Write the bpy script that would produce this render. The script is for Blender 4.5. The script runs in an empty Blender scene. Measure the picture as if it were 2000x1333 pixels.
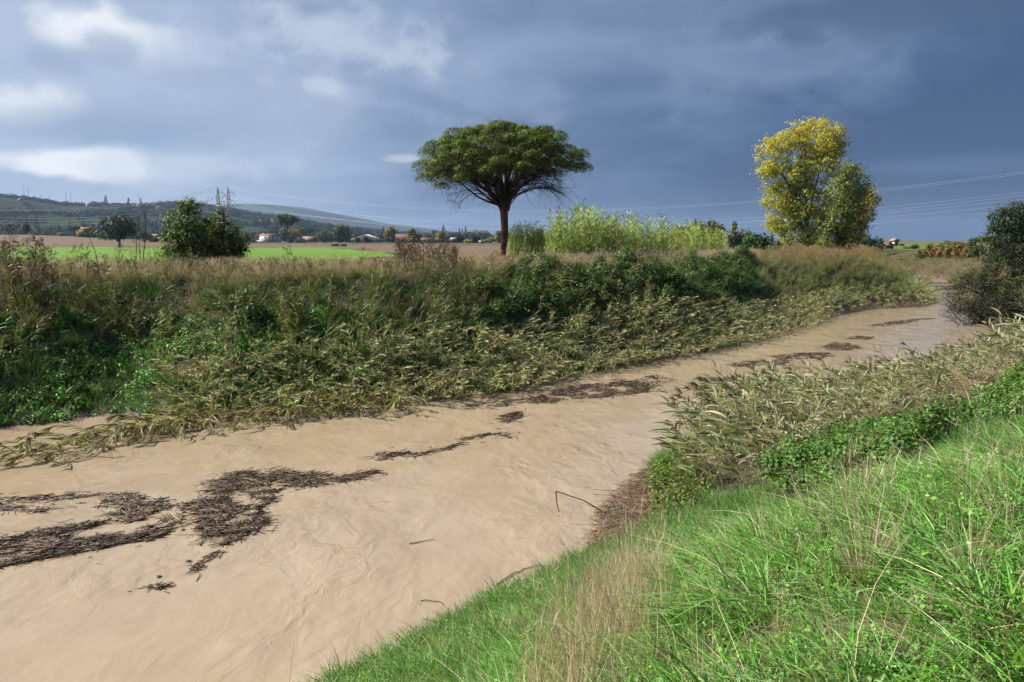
import bpy, math, random
import numpy as np

SC = bpy.context.scene
COL = SC.collection
R = math.radians
rng = np.random.default_rng(11)
random.seed(5)

# ------------------------------------------------------------------ camera
FPX, CX, CY, HZ = 1556.0, 1000.0, 666.5, 470.0     # focal length / centre / horizon in photo pixels
EYE = np.array([0.0, 0.0, 5.5])
PITCH = math.atan((CY - HZ) / FPX)
cam_data = bpy.data.cameras.new('camera')
cam_data.sensor_width = 36.0
cam_data.lens = FPX / 2000.0 * 36.0
cam_data.clip_start = 0.1
cam_data.clip_end = 30000.0
cam = bpy.data.objects.new('camera', cam_data)
cam.location = EYE
cam.rotation_euler = (R(90) - PITCH, 0, 0)
COL.objects.link(cam)
SC.camera = cam

def ray(px, py):
    dx, dy = (px - CX) / FPX, (CY - py) / FPX
    c, s = math.cos(PITCH), math.sin(PITCH)
    return np.array([dx, c + dy * s, -s + dy * c])

def on_plane(px, py, z=0.0):
    d = ray(px, py)
    t = (z - EYE[2]) / d[2]
    return EYE + d * t

def at(px, py, Y):
    d = ray(px, py)
    return EYE + d * (Y / d[1])

def project(x, y, z):
    c, s = math.cos(PITCH), math.sin(PITCH)
    X, Y, Z = x - EYE[0], y - EYE[1], z - EYE[2]
    depth = Y * c - Z * s
    up = Y * s + Z * c
    return CX + FPX * X / depth, CY - FPX * up / depth, depth

# ------------------------------------------------------------------ sky
SUN_AZ = math.atan2(-0.972, 0.235)        # direction towards the sun, measured from +Y clockwise: left and a little ahead
SUN_EL = R(42)
W = bpy.data.worlds.new('World')
SC.world = W
W.use_nodes = True
W.cycles.sampling_method = 'MANUAL'; W.cycles.sample_map_resolution = 256
nt = W.node_tree
nt.nodes.clear()

class N:
    """small helper around a node tree"""
    def __init__(s, tree): s.t = tree
    def new(s, typ, **kw):
        n = s.t.nodes.new(typ)
        for k, v in kw.items(): setattr(n, k, v)
        return n
    def put(s, sock, v):
        if isinstance(v, bpy.types.NodeSocket): s.t.links.new(v, sock)
        elif v is not None: sock.default_value = v
    def math(s, op, a, b=None, clamp=False):
        n = s.new('ShaderNodeMath', operation=op); n.use_clamp = clamp
        s.put(n.inputs[0], a)
        if b is not None: s.put(n.inputs[1], b)
        return n.outputs[0]
    def vmath(s, op, a, b=None):
        n = s.new('ShaderNodeVectorMath', operation=op)
        s.put(n.inputs[0], a)
        if b is not None: s.put(n.inputs[1], b)
        return n.outputs['Value'] if op in ('LENGTH', 'DOT_PRODUCT', 'DISTANCE') else n.outputs[0]
    def noise(s, vec, scale, detail=4, rough=0.55, dist=0.0, dim='3D'):
        n = s.new('ShaderNodeTexNoise', noise_dimensions=dim)
        s.put(n.inputs['Vector'], vec); n.inputs['Scale'].default_value = scale
        n.inputs['Detail'].default_value = detail; n.inputs['Roughness'].default_value = rough
        n.inputs['Distortion'].default_value = dist
        return n
    def rng(s, v, a, b, c=0.0, d=1.0, smooth=False):
        n = s.new('ShaderNodeMapRange', interpolation_type='SMOOTHSTEP' if smooth else 'LINEAR')
        s.put(n.inputs['Value'], v)
        for k, x in (('From Min', a), ('From Max', b), ('To Min', c), ('To Max', d)): s.put(n.inputs[k], x)
        return n.outputs[0]
    def ramp(s, v, stops, mode='LINEAR'):
        n = s.new('ShaderNodeValToRGB'); s.put(n.inputs[0], v)
        r = n.color_ramp; r.interpolation = mode
        while len(r.elements) < len(stops): r.elements.new(0.5)
        for e, (p, c) in zip(r.elements, stops): e.position = p; e.color = (*c, 1.0)
        return n.outputs[0]
    def mix(s, f, a, b, blend='MIX'):
        n = s.new('ShaderNodeMix', data_type='RGBA', blend_type=blend)
        s.put(n.inputs['Factor'], f)
        s.put(n.inputs[6], (*a, 1.0) if isinstance(a, tuple) else a)
        s.put(n.inputs[7], (*b, 1.0) if isinstance(b, tuple) else b)
        return n.outputs[2]

def srgb(r, g, b):
    f = lambda c: c / 12.92 if c <= 0.04045 else ((c + 0.055) / 1.055) ** 2.4
    return (f(r / 255), f(g / 255), f(b / 255))

w = N(nt)
tc = w.new('ShaderNodeTexCoord')
D = tc.outputs['Generated']
sep = w.new('ShaderNodeSeparateXYZ'); w.put(sep.inputs[0], D)
dx_, dy_, dz_ = sep.outputs
zz = w.math('MAXIMUM', dz_, 0.0)
den = w.math('ADD', zz, 0.22)
comb = w.new('ShaderNodeCombineXYZ')
w.put(comb.inputs[0], w.math('DIVIDE', dx_, den)); w.put(comb.inputs[1], w.math('DIVIDE', dy_, den))
P2 = comb.outputs[0]
big = w.noise(P2, 0.75, 5, 0.52, 0.35, dim='2D').outputs[0]
fine = w.noise(P2, 2.4, 6, 0.58, 0.4, dim='2D').outputs[0]
warp = w.noise(w.vmath('MULTIPLY', D, (1.0, 1.0, 1.5)), 8.5, 8, 0.58, 0.2).outputs[0]
# brighter towards the side of the sun, stormy away from it
g = w.rng(dx_, -0.66, 0.66, 0.0, 1.0)
g = w.math('ADD', g, w.math('MULTIPLY', w.math('SUBTRACT', big, 0.5), 0.62))
g = w.math('ADD', g, w.math('MULTIPLY', w.math('SUBTRACT', fine, 0.5), 0.34))
low = w.rng(zz, 0.0, 0.30, 1.0, 0.0, smooth=True)
lowR = w.math('MULTIPLY', low, w.rng(dx_, -0.28, 0.40, 0.0, 0.46, smooth=True))
g = w.math('ADD', g, lowR)
g = w.math('ADD', g, w.math('MULTIPLY', w.rng(zz, 0.20, 0.5, 0.0, 1.0, smooth=True), 0.12))
deck = w.ramp(g, [(0.0, srgb(178, 192, 215)), (0.22, srgb(160, 178, 206)), (0.46, srgb(134, 154, 186)), (0.68, srgb(94, 117, 152)), (0.86, srgb(66, 94, 135)), (1.0, srgb(50, 78, 119))])

def cloud(px, py, wx, wy, amount, tint, soft=0.55, rag=0.9):
    """a soft bank of cloud around one direction of the sky"""
    global deck
    d = ray(px, py); d = d / np.linalg.norm(d)
    v = w.vmath('SUBTRACT', D, tuple(d))
    v = w.vmath('MULTIPLY', v, (FPX / wx, FPX / wx, FPX / wy))
    l = w.vmath('LENGTH', v)
    l = w.math('ADD', l, w.math('MULTIPLY', w.math('SUBTRACT', warp, 0.5), rag * 3.2))
    l = w.math('ADD', l, w.math('MULTIPLY', w.math('SUBTRACT', fine, 0.5), rag * 0.5))
    m = w.rng(l, 1.0, 1.0 - soft, 0.0, amount, smooth=True)
    deck = w.mix(m, deck, tint)
GREY, DARK = srgb(150, 168, 196), srgb(112, 134, 168)
LIT, WHITE = srgb(206, 215, 231), srgb(243, 246, 251)
cloud(420, 170, 620, 200, 0.22, LIT, 0.9, 0.9)
cloud(680, 85, 190, 80, 0.62, LIT, 0.8, 1.1)
cloud(330, 240, 360, 62, 0.50, GREY, 0.8, 0.9)
cloud(200, 66, 115, 50, 0.9, WHITE, 0.8, 0.9)
cloud(300, 95, 130, 40, 0.5, LIT, 0.9, 1.1)
cloud(35, 195, 95, 55, 0.6, WHITE, 0.9, 1.0)
cloud(270, 262, 300, 46, 0.62, srgb(134, 157, 189), 0.85, 0.8)
cloud(215, 102, 62, 36, 0.7, GREY, 0.8, 1.1)
cloud(90, 118, 120, 34, 0.65, GREY, 0.8, 1.1)
cloud(125, 320, 150, 34, 0.95, WHITE, 0.5, 0.6)
cloud(340, 325, 240, 38, 0.55, LIT, 0.8, 0.9)
cloud(200, 375, 420, 26, 0.35, GREY, 0.9, 0.7)
cloud(790, 310, 64, 13, 0.6, LIT, 0.7, 0.6)
cloud(630, 165, 42, 20, 0.45, LIT, 0.8, 0.7)
cloud(1450, 110, 330, 120, 0.38, srgb(140, 160, 190), 0.9, 1.0)
cloud(1560, 72, 90, 24, 0.6, srgb(156, 174, 200), 0.9, 1.0)
cloud(1520, 112, 110, 36, 0.6, srgb(98, 120, 156), 0.9, 1.0)
cloud(1250, 25, 420, 55, 0.55, srgb(96, 116, 148), 0.9, 1.0)
cloud(1800, 10, 420, 55, 0.75, srgb(70, 90, 122), 0.9, 1.0)
cloud(1150, 200, 300, 40, 0.3, srgb(120, 143, 180), 0.9, 1.0)
cloud(1850, 325, 230, 22, 0.35, srgb(100, 126, 165), 0.9, 0.7)
skyn = w.new('ShaderNodeTexSky', sky_type='NISHITA')
skyn.sun_disc = False
skyn.sun_elevation = SUN_EL
skyn.sun_rotation = SUN_AZ
skyn.air_density = 1.0; skyn.dust_density = 1.2; skyn.ozone_density = 1.5
bg1 = w.new('ShaderNodeBackground'); w.put(bg1.inputs[0], skyn.outputs[0]); bg1.inputs[1].default_value = 0.05
bg2 = w.new('ShaderNodeBackground'); w.put(bg2.inputs[0], deck); bg2.inputs[1].default_value = 0.435
mx = w.new('ShaderNodeMixShader'); mx.inputs[0].default_value = 0.93
w.put(mx.inputs[1], bg1.outputs[0]); w.put(mx.inputs[2], bg2.outputs[0])
wo = w.new('ShaderNodeOutputWorld'); w.put(wo.inputs[0], mx.outputs[0])

# ------------------------------------------------------------------ sun, exposure
sun_data = bpy.data.lights.new('sun', 'SUN')
sun_data.energy = 5.0
sun_data.angle = R(0.53)
sun_data.color = (1.0, 0.93, 0.82)
sun = bpy.data.objects.new('sun', sun_data)
S = np.array([math.sin(SUN_AZ) * math.cos(SUN_EL), math.cos(SUN_AZ) * math.cos(SUN_EL), math.sin(SUN_EL)])
import mathutils
sun.rotation_euler = mathutils.Vector(S).to_track_quat('Z', 'Y').to_euler()
sun.location = (-60, -20, 80)
COL.objects.link(sun)
vs = SC.view_settings
vs.view_transform = 'Standard'; vs.look = 'None'; vs.exposure = 1.25; vs.gamma = 1.0
vs.use_curve_mapping = False
SC.render.engine = 'CYCLES'
cy = SC.cycles
cy.max_bounces = 6; cy.diffuse_bounces = 2; cy.glossy_bounces = 2; cy.transmission_bounces = 3; cy.volume_bounces = 0; cy.transparent_max_bounces = 6
cy.use_denoising = True
cy.use_adaptive_sampling = True; cy.adaptive_threshold = 0.018; cy.adaptive_min_samples = 16
cy.caustics_reflective = False; cy.caustics_refractive = False

# ------------------------------------------------------------------ helpers
def tag(o, label=None, cat=None, group=None, kind=None):
    if label: o['label'] = label
    if cat: o['category'] = cat
    if group: o['group'] = group
    if kind: o['kind'] = kind
    return o

def empty(name, loc=(0, 0, 0), rz=0.0):
    o = bpy.data.objects.new(name, None)
    o.location = tuple(float(v) for v in loc); o.rotation_euler = (0, 0, rz)
    o.empty_display_size = 0.2
    COL.objects.link(o)
    return o

def unit(v):
    v = np.asarray(v, float)
    return v / np.maximum(np.linalg.norm(v, axis=-1, keepdims=True), 1e-9)

class G:
    """collects vertices, faces and a colour per vertex, and links them as one mesh"""
    def __init__(s): s.v = []; s.q = []; s.t = []; s.c = []; s.n = 0; s.qm = []; s.tm = []
    def add(s, v, q=None, t=None, c=(1, 1, 1), m=0):
        v = np.asarray(v, float).reshape(-1, 3)
        if q is not None and len(q): s.q.append(np.asarray(q, np.int64) + s.n); s.qm.append(np.full(len(q), m))
        if t is not None and len(t): s.t.append(np.asarray(t, np.int64) + s.n); s.tm.append(np.full(len(t), m))
        c = np.asarray(c, float)
        if c.ndim == 1: c = np.tile(c, (len(v), 1))
        s.v.append(v); s.c.append(c); s.n += len(v)
    def mesh(s, name, mats=(), smooth=False):
        me = bpy.data.meshes.new(name)
        v = np.concatenate(s.v) if s.v else np.zeros((0, 3))
        q = np.concatenate(s.q) if s.q else np.zeros((0, 4), np.int64)
        t = np.concatenate(s.t) if s.t else np.zeros((0, 3), np.int64)
        me.vertices.add(len(v)); me.vertices.foreach_set('co', v.astype(np.float32).ravel())
        loops = np.concatenate([q.ravel(), t.ravel()])
        me.loops.add(len(loops)); me.loops.foreach_set('vertex_index', loops.astype(np.int32))
        starts = np.concatenate([np.arange(len(q)) * 4, len(q) * 4 + np.arange(len(t)) * 3])
        me.polygons.add(len(starts)); me.polygons.foreach_set('loop_start', starts.astype(np.int32))
        mi = np.concatenate((s.qm + s.tm) or [np.zeros(0)]) if True else None
        if len(starts): me.polygons.foreach_set('material_index', np.concatenate([*s.qm, *s.tm]).astype(np.int32))
        if smooth: me.polygons.foreach_set('use_smooth', np.ones(len(starts), bool))
        for m in (mats if isinstance(mats, (list, tuple)) else [mats]): me.materials.append(m)
        me.update(calc_edges=True)
        a = me.color_attributes.new('Col', 'FLOAT_COLOR', 'POINT')
        c = np.concatenate(s.c) if s.c else np.zeros((0, 3))
        a.data.foreach_set('color', np.concatenate([c, np.ones((len(c), 1))], 1).astype(np.float32).ravel())
        me.validate()
        return me
    def build(s, name, mats, parent=None, loc=None, smooth=False):
        o = bpy.data.objects.new(name, s.mesh(name, mats, smooth))
        COL.objects.link(o)
        if parent is not None: o.parent = parent
        if loc is not None: o.location = tuple(float(x) for x in loc)
        return o

def blades(g, base, dirv, L, Wd, bendv, col, nseg=3, lance=True, m=0, side=None, tipcol=None):
    base = np.atleast_2d(np.asarray(base, float)); n = len(base)
    dirv = np.broadcast_to(dirv, (n, 3)); bendv = np.broadcast_to(bendv, (n, 3))
    L = np.broadcast_to(L, (n,)); Wd = np.broadcast_to(Wd, (n,)); col = np.broadcast_to(col, (n, 3))
    t = np.linspace(0, 1, nseg + 1)
    P = base[:, None] + L[:, None, None] * (dirv[:, None] * t[None, :, None] + bendv[:, None] * (t ** 2)[None, :, None])
    if side is None: side = unit(np.cross(dirv, rng.normal(size=(n, 3))))
    wp = np.sin(np.pi * (0.14 + 0.84 * t)) ** 0.8 if lance else 1 - 0.93 * t ** 1.6
    off = side[:, None] * (wp[None, :, None] * Wd[:, None, None] * 0.5)
    V = np.stack([P - off, P + off], 2).reshape(n, -1, 3)
    k = 2 * (nseg + 1)
    f = np.array([[2 * i, 2 * i + 1, 2 * i + 3, 2 * i + 2] for i in range(nseg)])
    F = (f[None] + (np.arange(n) * k)[:, None, None]).reshape(-1, 4)
    C = np.repeat(col[:, None], k, 1)
    if tipcol is not None:
        tt = np.repeat(t, 2)[None, :, None] ** 2
        C = C * (1 - tt) + np.broadcast_to(tipcol, (n, 3))[:, None] * tt
    g.add(V.reshape(-1, 3), q=F, c=C.reshape(-1, 3), m=m)

def leaves(g, cen, nrm, size, col, m=0, aspect=0.62):
    n = len(cen)
    nrm = unit(nrm)
    a = unit(np.cross(nrm, rng.normal(size=(n, 3))))
    b = np.cross(nrm, a)
    size = np.broadcast_to(size, (n,))[:, None]
    V = np.stack([cen - a * size * .5, cen + b * size * .5 * aspect + nrm * size * .10, cen + a * size * .5 - nrm * size * .06, cen - b * size * .5 * aspect + nrm * size * .10], 1)
    F = np.arange(4 * n).reshape(n, 4)
    g.add(V.reshape(-1, 3), q=F, c=np.repeat(np.broadcast_to(col, (n, 3))[:, None], 4, 1).reshape(-1, 3), m=m)

def tube(g, path, rad, sides=5, col=(1, 1, 1), m=0, cap=False):
    path = np.asarray(path, float); k = len(path)
    rad = np.broadcast_to(rad, (k,))
    tan = unit(np.gradient(path, axis=0))
    ref = np.array([0, 0, 1.0]) if abs(tan[0][2]) < 0.8 else np.array([1.0, 0, 0])
    u = unit(np.cross(tan, ref)); v = np.cross(tan, u)
    a = np.arange(sides) / sides * 2 * np.pi
    V = path[:, None] + rad[:, None, None] * (np.cos(a)[None, :, None] * u[:, None] + np.sin(a)[None, :, None] * v[:, None])
    q = []
    for i in range(k - 1):
        for j in range(sides):
            j2 = (j + 1) % sides
            q.append([i * sides + j, i * sides + j2, (i + 1) * sides + j2, (i + 1) * sides + j])
    g.add(V.reshape(-1, 3), q=q, c=col, m=m)

def sticks(g, a, b, r, col, m=0):
    """many straight 3-sided sticks at once"""
    a = np.asarray(a, float); b = np.asarray(b, float); n = len(a)
    t = unit(b - a)
    u = unit(np.cross(t, rng.normal(size=(n, 3)))); v = np.cross(t, u)
    ang = np.arange(3) / 3 * 2 * np.pi
    ring = np.cos(ang)[None, :, None] * u[:, None] + np.sin(ang)[None, :, None] * v[:, None]
    r = np.broadcast_to(r, (n,))[:, None, None]
    V = np.concatenate([a[:, None] + ring * r, b[:, None] + ring * r * .8], 1)
    f = np.array([[0, 1, 4, 3], [1, 2, 5, 4], [2, 0, 3, 5]])
    F = (f[None] + (np.arange(n) * 6)[:, None, None]).reshape(-1, 4)
    tr = np.array([[0, 2, 1], [3, 4, 5]])
    T = (tr[None] + (np.arange(n) * 6)[:, None, None]).reshape(-1, 3)
    g.add(V.reshape(-1, 3), q=F, t=T, c=np.repeat(np.broadcast_to(col, (n, 3))[:, None], 6, 1).reshape(-1, 3), m=m)

def box(g, c, s, col=(1, 1, 1), m=0, rz=0.0):
    x, y, z = np.array(s) / 2.0
    V = np.array([[-x, -y, -z], [x, -y, -z], [x, y, -z], [-x, y, -z], [-x, -y, z], [x, -y, z], [x, y, z], [-x, y, z]])
    if rz:
        cc, ss = math.cos(rz), math.sin(rz)
        V = V @ np.array([[cc, ss, 0], [-ss, cc, 0], [0, 0, 1]])
    g.add(V + np.array(c), q=[[0, 3, 2, 1], [4, 5, 6, 7], [0, 1, 5, 4], [1, 2, 6, 5], [2, 3, 7, 6], [3, 0, 4, 7]], c=col, m=m)

def vnoise(x, y, seed=0):
    xi = np.floor(x); yi = np.floor(y); xf = x - xi; yf = y - yi
    def h(a, b):
        s = np.sin(a * 127.1 + b * 311.7 + seed * 74.7) * 43758.5453
        return s - np.floor(s)
    u = xf * xf * (3 - 2 * xf); v = yf * yf * (3 - 2 * yf)
    return (h(xi, yi) * (1 - u) + h(xi + 1, yi) * u) * (1 - v) + (h(xi, yi + 1) * (1 - u) + h(xi + 1, yi + 1) * u) * v
def fbm(x, y, o=4, seed=0):
    s = 0; a = 0.5; n = 0
    for i in range(o):
        s = s + a * vnoise(x * 2 ** i + i * 17.3, y * 2 ** i - i * 9.1, seed + i); n += a; a *= 0.5
    return s / n
def sstep(t):
    t = np.clip(t, 0, 1); return t * t * (3 - 2 * t)
def pick(cols, n, jit=0.12, w=None):
    cols = np.asarray(cols, float)
    p = None if w is None else np.asarray(w, float) / np.sum(w)
    c = cols[rng.choice(len(cols), n, p=p)]
    return np.clip(c * (1 + rng.normal(size=(n, 1)) * jit) * (1 + rng.normal(size=(n, 3)) * jit * .35), 0.004, 0.9)

def inside(poly, x, y):
    poly = np.asarray(poly, float); r = np.zeros(np.shape(x), bool)
    x0, y0 = poly[:, 0], poly[:, 1]; x1, y1 = np.roll(x0, -1), np.roll(y0, -1)
    for a, b, c, d in zip(x0, y0, x1, y1):
        if b == d: continue
        k = ((b > y) != (d > y)) & (x < (c - a) * (y - b) / (d - b) + a)
        r ^= k
    return r

# ------------------------------------------------------------------ materials
def material(name):
    m = bpy.data.materials.new(name); m.use_nodes = True
    m.node_tree.nodes.clear()
    n = N(m.node_tree)
    out = n.new('ShaderNodeOutputMaterial')
    return m, n, out

ALB = 0.70
def foliage(name, trans=0.3, rough=0.45, spec=0.4, var=0.25, hue=0.02):
    """leaf material: the colour of each leaf comes from the mesh, with a small change from plant to plant"""
    m, n, out = material(name)
    att = n.new('ShaderNodeAttribute', attribute_name='Col')
    info = n.new('ShaderNodeObjectInfo')
    col = n.mix(1.0, att.outputs['Color'], info.outputs['Color'], 'MULTIPLY')
    hs = n.new('ShaderNodeHueSaturation')
    n.put(hs.inputs['Hue'], n.rng(info.outputs['Random'], 0, 1, 0.5 - hue, 0.5 + hue))
    n.put(hs.inputs['Value'], n.rng(info.outputs['Random'], 0, 1, ALB * (1 - var), ALB * (1 + var)))
    n.put(hs.inputs['Color'], col)
    p = n.new('ShaderNodeBsdfPrincipled')
    n.put(p.inputs['Base Color'], hs.outputs[0]); p.inputs['Roughness'].default_value = rough
    p.inputs['Specular IOR Level'].default_value = spec
    tr = n.new('ShaderNodeBsdfTranslucent')
    n.put(tr.inputs[0], n.mix(0.5, hs.outputs[0], (1.0, 1.0, 0.4), 'MULTIPLY'))
    ms = n.new('ShaderNodeMixShader'); ms.inputs[0].default_value = trans
    n.put(ms.inputs[1], p.outputs[0]); n.put(ms.inputs[2], tr.outputs[0])
    n.put(out.inputs[0], ms.outputs[0])
    return m

def solid(name, c1, c2=None, scale=4.0, rough=0.8, spec=0.3, bump=0.0, use_col=False, stretch=(1, 1, 1), metallic=0.0):
    m, n, out = material(name)
    t = n.new('ShaderNodeTexCoord')
    v = n.vmath('MULTIPLY', t.outputs['Object'], stretch)
    no = n.noise(v, scale, 6, 0.62)
    c2 = c2 or tuple(x * 0.6 for x in c1)
    c1 = tuple(x * 0.74 for x in c1); c2 = tuple(x * 0.74 for x in c2)
    col = n.mix(n.rng(no.outputs[0], 0.3, 0.7, smooth=True), c1, c2)
    if use_col:
        att = n.new('ShaderNodeAttribute', attribute_name='Col')
        col = n.mix(1.0, col, att.outputs['Color'], 'MULTIPLY')
    p = n.new('ShaderNodeBsdfPrincipled')
    n.put(p.inputs['Base Color'], col); p.inputs['Roughness'].default_value = rough
    p.inputs['Specular IOR Level'].default_value = spec; p.inputs['Metallic'].default_value = metallic
    if bump:
        b = n.new('ShaderNodeBump'); b.inputs['Strength'].default_value = bump; b.inputs['Distance'].default_value = 0.05
        n.put(b.inputs['Height'], no.outputs[0]); n.put(p.inputs['Normal'], b.outputs[0])
    n.put(out.inputs[0], p.outputs[0])
    return m

M_LEAF = foliage('leaf', 0.34, 0.52, 0.25, 0.22, 0.015)
M_GRASS = foliage('grass_blade', 0.30, 0.48, 0.4, 0.22, 0.02)
M_REED = foliage('reed_leaf', 0.36, 0.5, 0.32, 0.25, 0.02)
M_POPLAR = foliage('poplar_leaf', 0.48, 0.5, 0.25, 0.1, 0.01)
M_DRY = foliage('dry_stem', 0.32, 0.6, 0.3, 0.22, 0.01)
M_NEEDLE = foliage('pine_needle', 0.12, 0.65, 0.12, 0.12, 0.01)
M_FAR = foliage('far_leaf', 0.15, 0.8, 0.08, 0.15, 0.012)
M_BARK = solid('bark', (0.10, 0.07, 0.052), (0.045, 0.033, 0.028), 7.0, 0.9, 0.2, 0.6, stretch=(1, 1, 0.25))
M_PINEBARK = solid('pine_bark', (0.34, 0.155, 0.10), (0.075, 0.042, 0.034), 3.2, 0.9, 0.2, 1.0, stretch=(1.6, 1.6, 0.55))
M_TWIG = solid('dead_twig', (0.07, 0.05, 0.045), (0.035, 0.027, 0.026), 9.0, 0.9, 0.2)
# ------------------------------------------------------------------ river plan (metres; water level is z = 0)
def plane_pts(l): return np.array([on_plane(a, b)[:2] for a, b in l])
LEFT = plane_pts([(0, 834), (150, 822), (215, 806), (300, 812), (450, 812), (700, 794), (850, 784), (1000, 762), (1100, 735), (1250, 710), (1400, 682), (1500, 660),
                  (1590, 634), (1630, 618), (1700, 605), (1800, 600), (1832, 592), (1826, 575), (1800, 556), (1776, 541), (1740, 527), (1712, 519)])
RIGHT = plane_pts([(600, 1360), (650, 1325), (750, 1285), (860, 1232), (950, 1178), (1060, 1128), (1135, 1085), (1180, 1020), (1230, 950), (1290, 890), (1345, 862), (1420, 835),
                   (1600, 795), (1800, 752), (1950, 722), (2100, 690), (2160, 652), (2000, 637), (1900, 628), (1880, 600), (1868, 575), (1852, 550), (1792, 535), (1752, 524), (1725, 517)])
fl = np.array([0.53, 0.848])
LEFT = np.vstack([LEFT[0] - fl * 160, LEFT[0] - fl * 30, LEFT, LEFT[-1] + np.array([-20, 40]), LEFT[-1] + np.array([-160, 160])])
RIGHT = np.vstack([RIGHT[0] - fl * 140, RIGHT[0] - fl * 12, RIGHT, RIGHT[-1] + np.array([-22, 50]), RIGHT[-1] + np.array([-160, 190])])
RIVER = np.vstack([LEFT, RIGHT[::-1]])

def seg_dist(line, x, y):
    best = np.full(np.shape(x), 1e9)
    for (a, b), (c, d) in zip(line[:-1], line[1:]):
        vx, vy = c - a, d - b
        t = np.clip(((x - a) * vx + (y - b) * vy) / (vx * vx + vy * vy), 0, 1)
        best = np.minimum(best, np.hypot(x - a - t * vx, y - b - t * vy))
    return best

def bank(x, y):
    """distance from the left and from the right water's edge; negative in the river"""
    dl, dr = seg_dist(LEFT, x, y), seg_dist(RIGHT, x, y)
    w_ = inside(RIVER, x, y)
    return dl, dr, w_

PLAIN = 3.9
def height(x, y, fine=True):
    x = np.asarray(x, float); y = np.asarray(y, float)
    dl, dr, wet = bank(x, y)
    left = dl < dr
    d = np.minimum(dl, dr)
    run = np.where(left, 6.6, 7.0 + 4.5 * sstep((y - 5) / 11) * (1 - sstep((y - 55) / 25)))
    t = np.clip(d / run, 0, 1)
    h = PLAIN * (0.72 * t + 0.28 * sstep(t))
    h = h + np.where(left, 0.0, 0.0)
    h = h * np.where(left, 1.0, 1 - 0.25 * sstep((y - 55) / 30) * (1 - sstep((y - 220) / 150)))
    lump = (fbm(x * 0.45, y * 0.45, 3, 3) - 0.5) * 0.55 * np.clip(d / 2.5, 0, 1) * (1 - 0.7 * sstep((d - 6) / 5))
    lump = lump + (fbm(x * 0.1, y * 0.1, 2, 8) - 0.5) * 0.25 * sstep((d - 5) / 10)
    lump = lump * np.clip(np.hypot(x, y) / 5.0, 0.15, 1)
    h = h + lump
    h = np.where(wet, -0.35 * np.minimum(d, 3.0) - 0.02, h)
    far = sstep((y - 140) / 320) * sstep((-x / np.maximum(y, 1.0) - 0.36) / 0.26)
    return h + 5.0 * far

def ground(px, py, z0=None):
    """first point of the terrain under a pixel of the photograph"""
    d = ray(px, py)
    ts = np.geomspace(1.5, 900, 700)
    P = EYE[None] + d[None] * ts[:, None]
    k = np.nonzero(P[:, 2] < np.maximum(height(P[:, 0], P[:, 1]), 0.0))[0]
    if not len(k): return EYE + d * 900
    i = k[0]
    t2 = np.linspace(ts[max(i - 1, 0)], ts[i], 30)
    P = EYE[None] + d[None] * t2[:, None]
    j = np.nonzero(P[:, 2] < np.maximum(height(P[:, 0], P[:, 1]), 0.0))[0]
    return P[j[0] if len(j) else -1]
def gpoly(pts): return np.array([ground(a, b)[:2] for a, b in pts])

def axis(lo, hi, step, far_lo, far_hi, k=1.22):
    a = list(np.arange(lo, hi + 1e-6, step))
    s = step
    while a[-1] < far_hi: s *= k; a.append(min(a[-1] + s, far_hi))
    s = step; b = []
    c = lo
    while c > far_lo: s *= k; c = max(c - s, far_lo); b.append(c)
    return np.array(b[::-1] + a)

def grid_mesh(xs, ys, zf, keep=None):
    X, Y = np.meshgrid(xs, ys)
    Z = zf(X.ravel(), Y.ravel())
    nx = len(xs)
    i, j = np.meshgrid(np.arange(len(ys) - 1), np.arange(nx - 1), indexing='ij')
    a = (i * nx + j).ravel()
    q = np.stack([a, a + 1, a + nx + 1, a + nx], 1)
    V = np.stack([X.ravel(), Y.ravel(), Z], 1)
    if keep is not None:
        cen = V[q].mean(1)
        q = q[keep(cen[:, 0], cen[:, 1])]
        used = np.unique(q); mp = np.full(len(V), -1); mp[used] = np.arange(len(used))
        V = V[used]; q = mp[q]
    return V, q

# ground
m, n, out = material('bank_soil')
tco = n.new('ShaderNodeTexCoord').outputs['Object']
a1 = n.noise(tco, 0.35, 6, 0.6).outputs[0]; a2 = n.noise(tco, 6.0, 6, 0.7).outputs[0]
c = n.mix(n.rng(a1, 0.42, 0.62, smooth=True), (0.05, 0.05, 0.022), (0.10, 0.08, 0.042))
c = n.mix(n.rng(a2, 0.35, 0.7), c, (0.035, 0.032, 0.018))
sz = n.new('ShaderNodeSeparateXYZ'); n.put(sz.inputs[0], tco)
wet_ = n.rng(n.math('ADD', sz.outputs[2], n.math('MULTIPLY', n.math('SUBTRACT', a2, 0.5), 0.5)), 0.12, 0.45, 1.0, 0.0, smooth=True)   # mud left by the flood
c = n.mix(wet_, c, (0.115, 0.082, 0.055))
p = n.new('ShaderNodeBsdfPrincipled'); n.put(p.inputs['Base Color'], c); n.put(p.inputs['Roughness'], n.rng(wet_, 0, 1, 0.95, 0.45))
p.inputs['Specular IOR Level'].default_value = 0.25
b = n.new('ShaderNodeBump'); b.inputs['Distance'].default_value = 0.08; b.inputs['Strength'].default_value = 0.8
n.put(b.inputs['Height'], a2); n.put(p.inputs['Normal'], b.outputs[0]); n.put(out.inputs[0], p.outputs[0])
M_SOIL = m
xs = axis(-42, 62, 0.55, -4200, 4200); ys = axis(-14, 120, 0.55, -1500, 6800)
V, q = grid_mesh(xs, ys, height)
g = G(); g.add(V, q=q)
ground_o = tag(g.build('ground', M_SOIL, smooth=True), kind='structure')

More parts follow.
